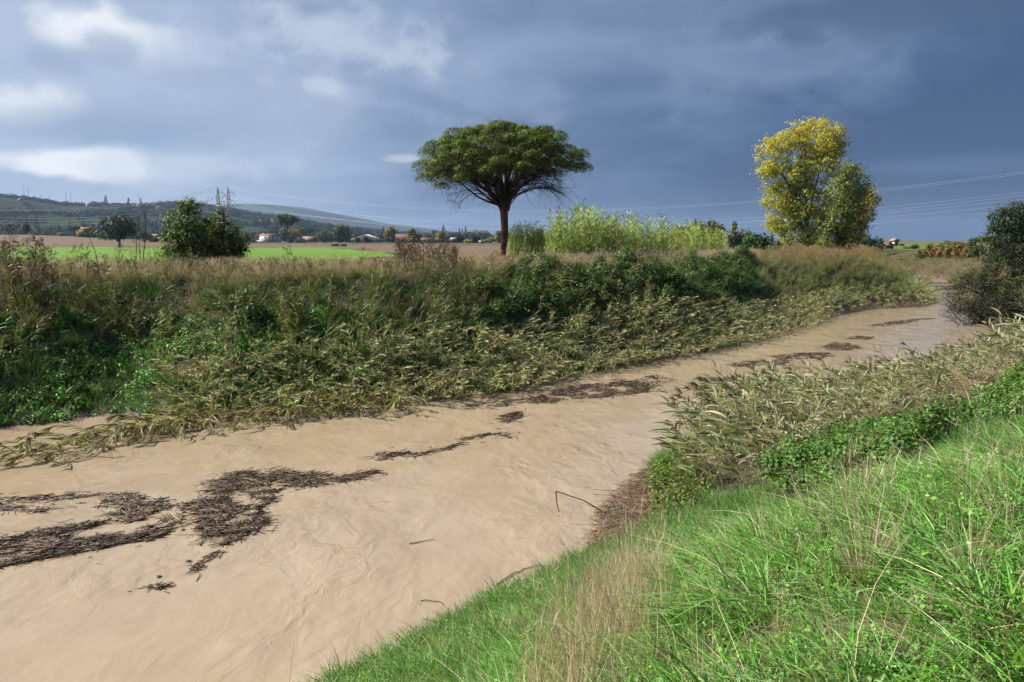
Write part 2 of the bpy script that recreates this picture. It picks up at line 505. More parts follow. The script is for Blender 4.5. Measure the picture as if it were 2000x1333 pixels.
# fields
def field_mat(name, c1, c2, c3, s1, s2, stretch=(1, 1, 1), rz=0.0, bump=0.5, rough=0.95):
    m, n, out = material(name)
    t = n.new('ShaderNodeTexCoord').outputs['Object']
    mp = n.new('ShaderNodeMapping'); n.put(mp.inputs[0], t); mp.inputs['Rotation'].default_value = (0, 0, rz); mp.inputs['Scale'].default_value = stretch
    a1 = n.noise(mp.outputs[0], s1, 5, 0.6).outputs[0]; a2 = n.noise(mp.outputs[0], s2, 5, 0.7).outputs[0]
    c = n.mix(n.rng(a1, 0.35, 0.65, smooth=True), c1, c2)
    c = n.mix(n.rng(a2, 0.45, 0.75), c, c3)
    p = n.new('ShaderNodeBsdfPrincipled'); n.put(p.inputs['Base Color'], c); p.inputs['Roughness'].default_value = rough
    p.inputs['Specular IOR Level'].default_value = 0.1
    b = n.new('ShaderNodeBump'); b.inputs['Distance'].default_value = 0.12; b.inputs['Strength'].default_value = bump
    n.put(b.inputs['Height'], a2); n.put(p.inputs['Normal'], b.outputs[0]); n.put(out.inputs[0], p.outputs[0])
    return m
M_GREEN = field_mat('winter_crop', (0.085, 0.165, 0.022), (0.10, 0.19, 0.03), (0.068, 0.125, 0.02), 0.05, 1.6)
M_PLOUGH = field_mat('ploughed_soil', (0.115, 0.085, 0.058), (0.135, 0.10, 0.068), (0.06, 0.044, 0.03), 0.03, 0.9, bump=0.8)
M_STUBBLE = field_mat('stubble', (0.155, 0.135, 0.065), (0.105, 0.12, 0.042), (0.085, 0.07, 0.035), 0.05, 0.8)
GP = np.array([at(-900, 484, 168)[:2], at(0, 484, 168)[:2], at(300, 484, 172)[:2], at(480, 484, 172)[:2], at(640, 484, 168)[:2], at(700, 490, 128)[:2], at(800, 502, 82)[:2], (-14, 56), (-40, 40), (-70, 20), (-220, 10)])
def green_keep(x, y):
    dl, dr, wet = bank(x, y)
    return inside(GP, x, y) & (dl > 13.5 + 3 * fbm(x * .2, y * .2, 2, 5)) & ~wet
V, q = grid_mesh(np.arange(-260, 10, 1.5), np.arange(10, 178, 1.5), lambda x, y: height(x, y) + 0.06, green_keep)
g = G(); g.add(V, q=q); tag(g.build('green_field', M_GREEN, smooth=True), kind='structure')
def plough_keep(x, y):
    dl, dr, wet = bank(x, y)
    return (~inside(GP, x, y - 4)) & (dl > 22) & (y > 75) & (x > -380) & (x < 14 + 0.10 * y) & (y < 520) & ~wet & (dl < dr)
V, q = grid_mesh(np.arange(-380, 70, 4.0), np.arange(70, 524, 4.0), lambda x, y: height(x, y) + 0.05, plough_keep)
g = G(); g.add(V, q=q); tag(g.build('ploughed_field', M_PLOUGH, smooth=True), kind='structure')
def stub_keep(x, y):
    dl, dr, wet = bank(x, y)
    return (y > 524) & (y < 900) & (x > -900) & (x < 700)
V, q = grid_mesh(np.arange(-900, 700, 20.0), np.arange(520, 910, 10.0), lambda x, y: height(x, y) + 0.05, stub_keep)
g = G(); g.add(V, q=q); tag(g.build('stubble_field', M_STUBBLE, smooth=True), kind='structure')
def rfield_keep(x, y):
    dl, dr, wet = bank(x, y)
    return (dr < dl) & (dr > 11) & (y > 60) & ~wet
V, q = grid_mesh(np.arange(20, 300, 3.0), np.arange(60, 420, 3.0), lambda x, y: height(x, y) + 0.05, rfield_keep)
g = G(); g.add(V, q=q); tag(g.build('meadow_field', field_mat('meadow', (0.075, 0.14, 0.026), (0.10, 0.14, 0.036), (0.115, 0.10, 0.045), 0.06, 1.2), smooth=True), kind='structure')

# water
m, n, out = material('muddy_water')
t = n.new('ShaderNodeTexCoord').outputs['Object']
mp = n.new('ShaderNodeMapping'); n.put(mp.inputs[0], t); mp.inputs['Rotation'].default_value = (0, 0, R(32)); mp.inputs['Scale'].default_value = (1.0, 0.6, 1.0)
P = mp.outputs[0]
wv = n.noise(P, 0.55, 3, 0.55).outputs[1]
wp = n.vmath('ADD', P, n.vmath('MULTIPLY', n.vmath('SUBTRACT', wv, (0.5, 0.5, 0.5)), (1.7, 1.7, 0)))
wv2 = n.noise(wp, 1.9, 3, 0.6).outputs[1]
wp2 = n.vmath('ADD', wp, n.vmath('MULTIPLY', n.vmath('SUBTRACT', wv2, (0.5, 0.5, 0.5)), (0.35, 0.35, 0)))
rip = n.noise(wp2, 1.7, 4, 0.52, 0.4).outputs[0]
rip2 = n.noise(wp, 7.0, 3, 0.5, 0.8).outputs[0]
patch = n.rng(n.noise(P, 0.33, 4, 0.6).outputs[0], 0.42, 0.68, 0.22, 1.0, smooth=True)
hgt = n.math('ADD', rip, n.math('MULTIPLY', rip2, 0.14))
hgt = n.math('MULTIPLY', hgt, patch)
silt = n.noise(wp, 0.9, 6, 0.62, 0.2).outputs[0]
silt2 = n.noise(wp2, 4.5, 5, 0.65, 0.6).outputs[0]
c = n.mix(n.rng(silt, 0.35, 0.66, smooth=True), (0.243, 0.190, 0.129), (0.272, 0.217, 0.152))
c = n.mix(n.rng(silt2, 0.52, 0.76, 0.0, 0.48, smooth=True), c, (0.215, 0.15, 0.078))
p = n.new('ShaderNodeBsdfPrincipled'); n.put(p.inputs['Base Color'], c)
p.inputs['Roughness'].default_value = 0.12; p.inputs['IOR'].default_value = 1.33; p.inputs['Specular IOR Level'].default_value = 0.5
b = n.new('ShaderNodeBump'); b.inputs['Distance'].default_value = 0.10; b.inputs['Strength'].default_value = 0.9
n.put(b.inputs['Height'], hgt); n.put(p.inputs['Normal'], b.outputs[0]); n.put(out.inputs[0], p.outputs[0])
M_WATER = m
def wet_keep(x, y):
    dl, dr, wet = bank(x, y)
    return wet | (np.minimum(dl, dr) < 1.2)
def swell(x, y):
    a = (fbm(x * 0.9, y * 0.9, 3, 21) - 0.5) * 0.035
    # a standing ripple where the current meets the reeds
    cx_, cy_, _ = on_plane(1325, 840)
    r_ = np.hypot(x - cx_, y - cy_)
    return a + 0.05 * np.sin(r_ * 9.0) * np.exp(-r_ * 1.3)
xs = axis(-22, 24, 0.22, -110, 130, 1.12); ys = axis(6, 44, 0.22, -130, 340, 1.12)
V, q = grid_mesh(xs, ys, swell, wet_keep)
g = G(); g.add(V, q=q); tag(g.build('water', M_WATER, smooth=True), kind='structure')

# hills behind the plain
def hill_obj(name, prof, mat, foot_d, back_d, seed, nv=36, rough=1.0, nu=220):
    """prof: (px, py, distance) of the skyline; a sheet that climbs from its foot, over the crest and down behind"""
    prof = sorted(prof); pxs = np.array([p_[0] for p_ in prof], float)
    us = np.linspace(pxs[0], pxs[-1], nu)
    py = np.interp(us, pxs, [p_[1] for p_ in prof]); dist = np.interp(us, pxs, [p_[2] for p_ in prof])
    vs_ = np.concatenate([np.linspace(0, 1, nv), [1.12, 1.3, 1.6]])
    V = []
    for u_, y_, D_ in zip(us, py, dist):
        d = ray(u_, y_); top = EYE + d * (D_ / d[1])
        hd = np.array([d[0] / d[1], 1.0])
        hz = top[2] - PLAIN
        f0 = foot_d if np.isscalar(foot_d) else np.interp(u_, pxs, foot_d)
        for v_ in vs_:
            yy = f0 + (D_ - f0) * v_
            xx = hd[0] * yy
            prof_h = sstep(min(v_, 1.0)) * 0.55 + 0.45 * min(v_, 1.0) if v_ <= 1 else 1 - sstep((v_ - 1) / 0.75)
            nz = (fbm(np.array(xx / 260.0), np.array(yy / 260.0), 4, seed) - 0.5) * 26 * rough * math.sin(math.pi * min(v_, 1.0)) * min(1, hz / 40)
            V.append([xx, yy, PLAIN - 1.0 + hz * prof_h + float(nz)])
    k = len(vs_)
    i, j = np.meshgrid(np.arange(nu - 1), np.arange(k - 1), indexing='ij')
    a = (i * k + j).ravel()
    g = G(); g.add(np.array(V), q=np.stack([a, a + k, a + k + 1, a + 1], 1))
    o = tag(g.build(name, mat, smooth=True), kind='structure')
    return o, np.array(V).reshape(nu, k, 3)

m, n, out = material('hill_land')
t = n.new('ShaderNodeTexCoord').outputs['Object']
vor = n.new('ShaderNodeTexVoronoi', voronoi_dimensions='2D'); n.put(vor.inputs['Vector'], n.vmath('ADD', t, n.vmath('MULTIPLY', n.noise(t, 0.01, 3, 0.5).outputs[1], (60, 60, 0)))); vor.inputs['Scale'].default_value = 0.0055
vs_ = n.new('ShaderNodeSeparateXYZ'); n.put(vs_.inputs[0], vor.outputs['Color'])
c = n.ramp(vs_.outputs[0], [(0.0, (0.019, 0.028, 0.016)), (0.3, (0.024, 0.038, 0.019)), (0.5, (0.019, 0.032, 0.017)), (0.68, (0.034, 0.036, 0.022)), (0.82, (0.015, 0.022, 0.013)), (0.95, (0.05, 0.04, 0.03))], 'CONSTANT')  # land tones darkened to stand in for cloud shade over the hill
wav = n.new('ShaderNodeTexWave', wave_type='BANDS', bands_direction='X'); n.put(wav.inputs['Vector'], t); wav.inputs['Scale'].default_value = 0.055; wav.inputs['Distortion'].default_value = 1.5
c = n.mix(n.math('MULTIPLY', n.rng(vs_.outputs[1], 0.35, 0.4), n.rng(wav.outputs[1], 0.4, 0.7, 0, 0.55)), c, (0.03, 0.045, 0.02))
c = n.mix(n.rng(n.noise(t, 0.05, 6, 0.7).outputs[0], 0.4, 0.7, 0, 0.6), c, (0.035, 0.05, 0.024))
p = n.new('ShaderNodeBsdfPrincipled'); n.put(p.inputs['Base Color'], c); p.inputs['Roughness'].default_value = 1.0; p.inputs['Specular IOR Level'].default_value = 0.0
n.put(out.inputs[0], p.outputs[0])
M_HILL = m
HILL, HV = hill_obj('hill', [(-700, 372, 1500), (-200, 376, 1500), (0, 386, 1500), (60, 391, 1500), (120, 401, 1550), (200, 402, 1600), (270, 404, 1650), (340, 399, 1700), (400, 404, 1800), (480, 417, 1900), (560, 428, 2000), (640, 441, 2200), (720, 450, 2400), (800, 457, 2500), (900, 463, 2600), (1100, 468, 2700)], M_HILL, 780, 0, 31)
M_FARHILL = field_mat('far_woodland', (0.012, 0.020, 0.013), (0.017, 0.026, 0.016), (0.009, 0.015, 0.010), 0.004, 0.02)
FHILL, FV = hill_obj('far_hill', [(250, 432, 4300), (380, 405, 4300), (470, 398, 4300), (540, 400, 4300), (600, 406, 4300), (680, 422, 4400), (760, 437, 4500), (880, 452, 4600), (1050, 464, 4700), (1300, 469, 4800)], M_FARHILL, 3200, 0, 44, rough=2.0)
# ------------------------------------------------------------------ plants that nobody could count: instanced masses
def proto_collection(name, meshes):
    c_ = bpy.data.collections.new(name)
    for i, me in enumerate(meshes):
        o = bpy.data.objects.new('%s_%02d' % (name, i), me); c_.objects.link(o)
    return c_

def scatter(name, protos, pos, rot, scl, idx, label=None, cat=None):
    n_ = len(pos)
    me = bpy.data.meshes.new(name)
    me.vertices.add(n_); me.vertices.foreach_set('co', np.asarray(pos, np.float32).ravel())
    for nm, typ, arr, key in (('rot', 'FLOAT_VECTOR', rot, 'vector'), ('scl', 'FLOAT_VECTOR', scl, 'vector'), ('idx', 'INT', idx, 'value')):
        a = me.attributes.new(nm, typ, 'POINT')
        a.data.foreach_set(key, np.asarray(arr, np.int32 if typ == 'INT' else np.float32).ravel())
    o = bpy.data.objects.new(name, me); COL.objects.link(o)
    tree = bpy.data.node_groups.new(name + '_scatter', 'GeometryNodeTree')
    tree.interface.new_socket('Geometry', in_out='INPUT', socket_type='NodeSocketGeometry')
    tree.interface.new_socket('Geometry', in_out='OUTPUT', socket_type='NodeSocketGeometry')
    k = tree.nodes; L = tree.links
    gi = k.new('NodeGroupInput'); go = k.new('NodeGroupOutput')
    ci = k.new('GeometryNodeCollectionInfo'); ci.inputs['Collection'].default_value = protos
    ci.inputs['Separate Children'].default_value = True; ci.inputs['Reset Children'].default_value = True
    ip = k.new('GeometryNodeInstanceOnPoints'); ip.inputs['Pick Instance'].default_value = True
    def att(nm, typ):
        a = k.new('GeometryNodeInputNamedAttribute'); a.data_type = typ; a.inputs['Name'].default_value = nm
        return a.outputs['Attribute']
    e2r = k.new('FunctionNodeEulerToRotation')
    L.new(att('rot', 'FLOAT_VECTOR'), e2r.inputs[0])
    L.new(gi.outputs[0], ip.inputs['Points']); L.new(ci.outputs[0], ip.inputs['Instance'])
    L.new(att('idx', 'INT'), ip.inputs['Instance Index']); L.new(e2r.outputs[0], ip.inputs['Rotation']); L.new(att('scl', 'FLOAT_VECTOR'), ip.inputs['Scale'])
    L.new(ip.outputs[0], go.inputs[0])
    md = o.modifiers.new('scatter', 'NODES'); md.node_group = tree
    tag(o, label, cat, kind='stuff')
    return o

def plant(name, protos, x, y, z, head=None, spread=math.pi, smin=0.8, smax=1.25, tilt=0.12, label=None, cat=None, scl=None, idx=None):
    n_ = len(x)
    rz = rng.uniform(-math.pi, math.pi, n_) if head is None else head + rng.normal(size=n_) * spread
    rot = np.stack([rng.normal(size=n_) * tilt, rng.normal(size=n_) * tilt, rz], 1)
    s = rng.uniform(smin, smax, n_) if scl is None else scl * rng.uniform(smin, smax, n_)
    s3 = np.stack([s, s, s * rng.uniform(0.85, 1.15, n_)], 1)
    if idx is None: idx = rng.integers(0, len(protos.objects), n_)
    return scatter(name, protos, np.stack([x, y, z], 1), rot, s3, idx, label, cat)

def candidates(x0, x1, y0, y1, dens, margin=330, near=0.8):
    n_ = int((x1 - x0) * (y1 - y0) * dens)
    x = rng.uniform(x0, x1, n_); y = rng.uniform(y0, y1, n_)
    h = height(x, y)
    px, py, dep = project(x, y, h)
    k = (dep > near) & (px > -margin) & (px < 2000 + margin) & (py < 1333 + margin * 2)
    x, y, h, px, py = x[k], y[k], h[k], px[k], py[k]
    dl, dr, wet = bank(x, y)
    return dict(x=x, y=y, h=h, px=px, py=py, dl=dl, dr=dr, wet=wet, left=dl < dr)
def sub(c_, k): return {a: v[k] for a, v in c_.items()}

def tuft(n_, r, l0, l1, w0, w1, bend, cols, nseg=3, upr=0.35, wind=(0, 0, 0), cw=None, m=0, jit=0.14, tip=None):
    g = G()
    a = rng.uniform(0, 2 * np.pi, n_); rr = r * np.sqrt(rng.uniform(0, 1, n_))
    base = np.stack([np.cos(a) * rr, np.sin(a) * rr, np.full(n_, -0.03)], 1)
    d = unit(np.stack([np.cos(a) * upr * rng.uniform(0, 1, n_), np.sin(a) * upr * rng.uniform(0, 1, n_), np.ones(n_)], 1) + rng.normal(size=(n_, 3)) * 0.10 + np.array(wind) * 0.4)
    b = (np.stack([np.cos(a), np.sin(a), -0.65 * np.ones(n_)], 1) * rng.uniform(0.2, 1, n_)[:, None] * bend + np.array(wind) * 0.5 + rng.normal(size=(n_, 3)) * 0.06)
    blades(g, base, d, rng.uniform(l0, l1, n_), rng.uniform(w0, w1, n_), b, pick(cols, n_, jit, cw), nseg, lance=False, m=m, tipcol=None if tip is None else pick(tip, n_, jit))
    return g

def seedheads(g, n_, r, h0, h1, cols, size=0.10, w=0.014, m=0, lean=0.15):
    for i in range(n_):
        a = rng.uniform(0, 2 * np.pi); b = np.array([math.cos(a) * r * rng.uniform(), math.sin(a) * r * rng.uniform(), 0])
        d = unit(np.array([rng.normal() * lean, rng.normal() * lean, 1.0])); L = rng.uniform(h0, h1)
        c_ = pick(cols, 1)[0]
        blades(g, b[None], d[None], np.array([L]), np.array([w * .55]), rng.normal(size=(1, 3)) * 0.05, c_[None], 2, False, m)
        k = 5
        tip = b + d * L * rng.uniform(0.86, 1.0, k)[:, None]
        blades(g, tip, unit(d + rng.normal(size=(k, 3)) * .35), size * rng.uniform(.6, 1.2, k), np.full(k, w), rng.normal(size=(k, 3)) * .1, np.tile(c_, (k, 1)), 1, True, m)

def arc(h, lean0, lean1, n_=9, side=0.0):
    """a stalk that starts at angle lean0 from the vertical and ends at lean1, leaning to +x"""
    t = np.linspace(0, 1, n_); a = lean0 + (lean1 - lean0) * t ** 1.3
    dx = np.sin(a); dz = np.cos(a)
    x = np.concatenate([[0], np.cumsum((dx[1:] + dx[:-1]) / 2)]) * h / (n_ - 1)
    z = np.concatenate([[0], np.cumsum((dz[1:] + dz[:-1]) / 2)]) * h / (n_ - 1)
    return np.stack([x, side * t ** 2 * h, z], 1)

def reed_parts(h=2.1, lean0=0.05, lean1=0.5, nleaf=15, leafL=(0.30, 0.5), leafW=(0.022, 0.034), cols=None, stem_col=(0.36, 0.31, 0.16), plume=True, plume_col=(0.16, 0.085, 0.055), start=0.22, droop=0.45, wind=0.6, r=0.006, plumeL=0.2):
    gs, gl, gp = G(), G(), G()
    path = arc(h, lean0, lean1, 9, rng.normal() * 0.08)
    tube(gs, path, np.linspace(r, r * .45, 9), 4, stem_col)
    t = np.linspace(start, 0.97, nleaf) + rng.normal(size=nleaf) * .015
    t = np.clip(t, 0.05, 0.99)
    P = np.stack([np.interp(t * 8, np.arange(9), path[:, k]) for k in range(3)], 1)
    T = unit(np.stack([np.interp(np.clip(t + .04, 0, 1) * 8, np.arange(9), path[:, k]) for k in range(3)], 1) - P + np.array([1e-4, 0, 1e-3]))
    az = np.where(np.arange(nleaf) % 2 == 0, 0.6, math.pi + 0.2) + rng.normal(size=nleaf) * 1.0
    out_ = np.stack([np.cos(az), np.sin(az), np.zeros(nleaf)], 1) + np.array([wind, 0, 0])
    d = unit(T * rng.uniform(.5, 1.1, nleaf)[:, None] + out_ * 0.75)
    L = rng.uniform(*leafL, nleaf) * (0.75 + 0.5 * np.sin(np.pi * np.clip(t, 0, 1)))
    blades(gl, P, d, L, rng.uniform(*leafW, nleaf), np.array([wind * .2, 0, -droop]) + rng.normal(size=(nleaf, 3)) * .12, pick(cols, nleaf, 0.18), 4, True)
    if plume:
        k = 26
        tip = path[-1] - T[-1] * rng.uniform(0, .12, k)[:, None]
        d = unit(T[-1] + rng.normal(size=(k, 3)) * .35)
        blades(gp, tip, d, plumeL * rng.uniform(.4, 1.1, k), np.full(k, 0.014), np.array([.25, 0, -.4]) + rng.normal(size=(k, 3)) * .1, pick([plume_col], k, .25), 2, True)
    return gs, gl, gp
def merged(parts, name, mats):
    g = G()
    for p_, m_ in zip(parts, range(len(parts))):
        for arr in ('v', 'c'): pass
        if not p_.v: continue
        off = g.n
        for v_, c_ in zip(p_.v, p_.c): g.v.append(v_); g.c.append(c_)
        g.q += [q_ + off for q_ in p_.q]; g.t += [q_ + off for q_ in p_.t]
        g.qm += [np.full(len(q_), m_) for q_ in p_.q]; g.tm += [np.full(len(q_), m_) for q_ in p_.t]
        g.n += p_.n
    return g.mesh(name, mats)

# colours of living and dry blades
GREENS = [(0.13, 0.36, 0.03), (0.16, 0.43, 0.045), (0.21, 0.48, 0.065), (0.27, 0.52, 0.13), (0.08, 0.24, 0.025), (0.29, 0.48, 0.10)]
GRASSY = [(0.15, 0.28, 0.06), (0.20, 0.34, 0.10), (0.29, 0.42, 0.19)]
STRAW = [(0.62, 0.49, 0.34), (0.72, 0.60, 0.44), (0.52, 0.38, 0.25)]
PINKY = [(0.54, 0.41, 0.31), (0.60, 0.48, 0.37), (0.45, 0.34, 0.25), (0.42, 0.36, 0.19)]
REEDY = [(0.22, 0.27, 0.10), (0.31, 0.33, 0.15), (0.40, 0.40, 0.23), (0.48, 0.45, 0.30), (0.16, 0.20, 0.07), (0.46, 0.38, 0.17)]
REEDG = [(0.17, 0.25, 0.07), (0.24, 0.32, 0.11), (0.33, 0.37, 0.15), (0.44, 0.40, 0.16)]
GOLD = [(0.40, 0.26, 0.14), (0.46, 0.33, 0.19), (0.36, 0.27, 0.14), (0.27, 0.27, 0.10)]
OLIVE = [(0.20, 0.24, 0.07), (0.27, 0.28, 0.10), (0.15, 0.20, 0.055), (0.34, 0.30, 0.14)]
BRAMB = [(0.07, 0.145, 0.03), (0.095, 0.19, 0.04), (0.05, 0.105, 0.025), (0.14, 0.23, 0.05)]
YELG = [(0.16, 0.24, 0.03), (0.22, 0.27, 0.035), (0.11, 0.19, 0.03), (0.28, 0.24, 0.05)]

def lush(hab):
    if hab == 0: g = tuft(28, .11, .09, .25, .007, .013, 1.0, GREENS, 5, .9)
    elif hab == 1: g = tuft(20, .10, .15, .34, .008, .014, 1.25, GREENS[:4], 6, .7)
    elif hab == 2: g = tuft(34, .13, .08, .18, .004, .007, .7, GRASSY + GREENS, 4, 1.1)
    elif hab == 3: g = tuft(24, .12, .13, .28, .006, .010, 1.4, [(0.20, 0.33, 0.09), (0.30, 0.42, 0.18), (0.36, 0.40, 0.20)], 6, .8, wind=(.3, 0, -.1))
    else:
        g = tuft(12, .12, .12, .26, .006, .010, 1.0, GREENS, 5, .9)
        k_ = 22; a_ = rng.uniform(0, 6.28, k_); rr_ = rng.uniform(.02, .15, k_)
        leaves(g, np.stack([np.cos(a_) * rr_, np.sin(a_) * rr_, rng.uniform(.05, .2, k_)], 1), rng.normal(size=(k_, 3)) * .5 + [0, 0, 1], rng.uniform(.016, .028, k_), pick(GREENS[:3], k_, .15))
    g2 = tuft(1, .12, .15, .4, .004, .007, .8, STRAW, 4, 1.0)
    return merged((g, g2), 'lush_tuft', [M_GRASS, M_DRY])
P_LUSH = None
P_FINE = proto_collection('fine_tuft', [tuft(30, .12, .14, .36, .006, .010, .6, GRASSY + GREENS[:2], 3, .6).mesh('fine_tuft', [M_GRASS]) for _ in range(4)])
def straw_tuft():
    g = tuft(18, .12, .45, .95, .004, .006, .22, STRAW, 3, .28)
    seedheads(g, 3, .1, .7, 1.05, STRAW, .12, .008)
    return g.mesh('straw_tuft', [M_DRY])
P_STRAW = proto_collection('straw_tuft', [straw_tuft() for _ in range(4)])
def pink_tuft(gold=False):
    cols = GOLD if gold else PINKY
    g = tuft(34, .22, .5, .95, .010, .016, .35, cols if not gold else cols + OLIVE, 3, .35, wind=(.35, 0, 0) if not gold else (.75, 0, 0), tip=cols)
    seedheads(g, 9, .2, .75, 1.1, cols, .16, .022, lean=.2)
    return g.mesh('dry_tuft', [M_DRY])
P_PINK = proto_collection('dry_grass_tuft', [pink_tuft() for _ in range(5)])
P_GOLD = proto_collection('golden_grass_tuft', [pink_tuft(True) for _ in range(4)])
P_OLIVE = proto_collection('olive_tuft', [tuft(40, .25, .5, 1.0, .014, .022, .6, OLIVE + GREENS[:1], 3, .5, wind=(.45, 0, 0)).mesh('olive_tuft', [M_GRASS]) for _ in range(4)])
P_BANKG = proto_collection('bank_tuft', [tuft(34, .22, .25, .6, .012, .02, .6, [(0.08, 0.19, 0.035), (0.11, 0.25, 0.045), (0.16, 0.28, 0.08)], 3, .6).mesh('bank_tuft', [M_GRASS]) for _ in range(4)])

def leaf_clump(n_, r, hgt, size, cols, m_=None, name='leaf_clump', stems=4):
    g = G()
    d = unit(rng.normal(size=(n_, 3))); d[:, 2] = np.abs(d[:, 2])
    rad = rng.uniform(.45, 1.0, n_)[:, None]
    cen = d * rad * np.array([r, r, hgt])
    leaves(g, cen, d + np.array([0, 0, .8]) + rng.normal(size=(n_, 3)) * .45, size * rng.uniform(.6, 1.25, n_), pick(cols, n_, .2), aspect=.75)
    if stems:
        a = np.zeros((stems, 3)); b_ = unit(rng.normal(size=(stems, 3)) + np.array([0, 0, 1.2])) * np.array([r, r, hgt])
        sticks(g, a, b_, .004, np.tile((0.08, 0.06, 0.03), (stems, 1)))
    return g.mesh(name, [m_ or M_LEAF])
P_BRAMBLE = proto_collection('bramble_clump', [leaf_clump(95, .32, .26, .065, [(0.10, 0.22, 0.04), (0.14, 0.29, 0.05), (0.07, 0.15, 0.03), (0.20, 0.34, 0.07)]) for _ in range(5)])
P_BUSHY = proto_collection('bushy_clump', [leaf_clump(110, .48, .45, .11, BRAMB + [(0.09, 0.12, 0.03)]) for _ in range(4)])
P_YELG = proto_collection('yellow_green_clump', [leaf_clump(80, .26, .34, .06, YELG + BRAMB) for _ in range(4)])
P_HERB = proto_collection('herb_clump', [leaf_clump(60, .22, .2, .055, GREENS) for _ in range(3)])

def reed_mesh(**k): return merged(reed_parts(**k), 'reed', [M_DRY, M_REED, M_DRY])
P_REED = proto_collection('reed', [reed_mesh(h=rng.uniform(1.5, 2.1), lean0=.05, lean1=rng.uniform(.3, .8), cols=REEDG, nleaf=15, leafL=(.24, .44), leafW=(.026, .042), plume=(i % 3 == 0), droop=.25) for i in range(6)])
P_FLAT = proto_collection('flattened_reed', [reed_mesh(h=rng.uniform(1.2, 1.9), lean0=rng.uniform(.3, 1.0), lean1=rng.uniform(1.1, 1.9), cols=[tuple(min(v * 1.28, .75) for v in c_) for c_ in REEDY], nleaf=22, leafL=(.16, .34), leafW=(.026, .042), plume=(i % 3 == 0), start=.12, droop=.12, wind=.15) for i in range(7)])
P_WET = proto_collection('drowned_reed', [reed_mesh(h=rng.uniform(.8, 1.3), lean0=rng.uniform(.5, 1.1), lean1=rng.uniform(1.7, 2.2), cols=[(0.18, 0.21, 0.055), (0.27, 0.28, 0.075), (0.36, 0.30, 0.09), (0.14, 0.11, 0.05)], nleaf=16, leafL=(.24, .42), leafW=(.022, .036), plume=(i % 2 == 0), start=.1, droop=.4) for i in range(5)])
P_RREED = proto_collection('leaning_reed', [reed_mesh(h=rng.uniform(1.5, 2.2), lean0=rng.uniform(.1, .5), lean1=rng.uniform(.7, 1.35), cols=[(0.28, 0.34, 0.14), (0.40, 0.42, 0.21), (0.52, 0.51, 0.31), (0.60, 0.54, 0.36), (0.24, 0.33, 0.16)], nleaf=17, leafL=(.32, .56), leafW=(.032, .056), plume=(i % 4 == 0), droop=.25, wind=.3, stem_col=(0.52, 0.42, 0.25)) for i in range(7)])

def weed(h, cols, n_=14):
    """tall brown weed with branching seed heads"""
    g = G(); p_ = arc(h, .02, rng.uniform(.05, .25), 6)
    tube(g, p_, np.linspace(.012, .004, 6), 4, cols[0])
    for i in range(n_):
        t = rng.uniform(.35, 1); b_ = np.array([np.interp(t * 5, range(6), p_[:, k]) for k in range(3)])
        a = rng.uniform(0, 6.28); L = h * (.28 * (1.15 - t) + .08)
        e = b_ + np.array([math.cos(a) * L * .7, math.sin(a) * L * .7, L])
        sticks(g, b_[None], e[None], .004, np.array([cols[0]]))
        k = 12
        leaves(g, e + rng.normal(size=(k, 3)) * .035, rng.normal(size=(k, 3)), .05, pick(cols, k, .2))
    k = 16
    t = rng.uniform(.05, .7, k); b_ = np.stack([np.interp(t * 5, range(6), p_[:, q_]) for q_ in range(3)], 1)
    blades(g, b_, unit(rng.normal(size=(k, 3)) + [0, 0, .3]), rng.uniform(.12, .26, k), np.full(k, .035), np.array([0, 0, -.5]), pick([cols[-1]], k, .2), 2, True)
    return g
BROWN = [(0.085, 0.05, 0.032), (0.12, 0.075, 0.045), (0.16, 0.12, 0.06)]
P_WEED = proto_collection('brown_weed', [weed(rng.uniform(1.0, 1.5), BROWN).mesh('brown_weed', [M_DRY]) for _ in range(4)])
P_GWEED = proto_collection('green_weed', [weed(rng.uniform(.8, 1.2), [(0.12, 0.10, 0.05), (0.14, 0.15, 0.06), (0.13, 0.17, 0.05)], 10).mesh('green_weed', [M_LEAF]) for _ in range(4)])

P_LUSH = proto_collection('lush_tuft', [lush(h_) for h_ in (0, 1, 2, 3, 4, 0, 2, 1)])
# ---- left bank
DOWN = math.atan2(-fl[1], -fl[0])            # downstream heading
TOWATER = math.atan2(-fl[0], fl[1])          # from the left bank towards the river
C = candidates(-34, 62, 8, 112, 22)
L_ = sub(C, C['left'] & ((C['dl'] < 16)))
dl, px = L_['dl'], L_['px']
nz = fbm(L_['x'] * .35, L_['y'] * .35, 3, 61); nz2 = fbm(L_['x'] * .9, L_['y'] * .9, 3, 77)
u = rng.uniform(size=len(dl))
dry = ~L_['wet']
dist = np.hypot(L_['x'], L_['y'])
thin = np.clip(45 / dist, .35, 1)            # fewer, larger plants far away
def sel(k): return sub(L_, k)
def go(name, protos, s, label, cat, zoff=0.0, **kw):
    return plant(name, protos, s['x'], s['y'], np.maximum(s['h'], 0.0) + zoff, label=label, cat=cat, **kw)

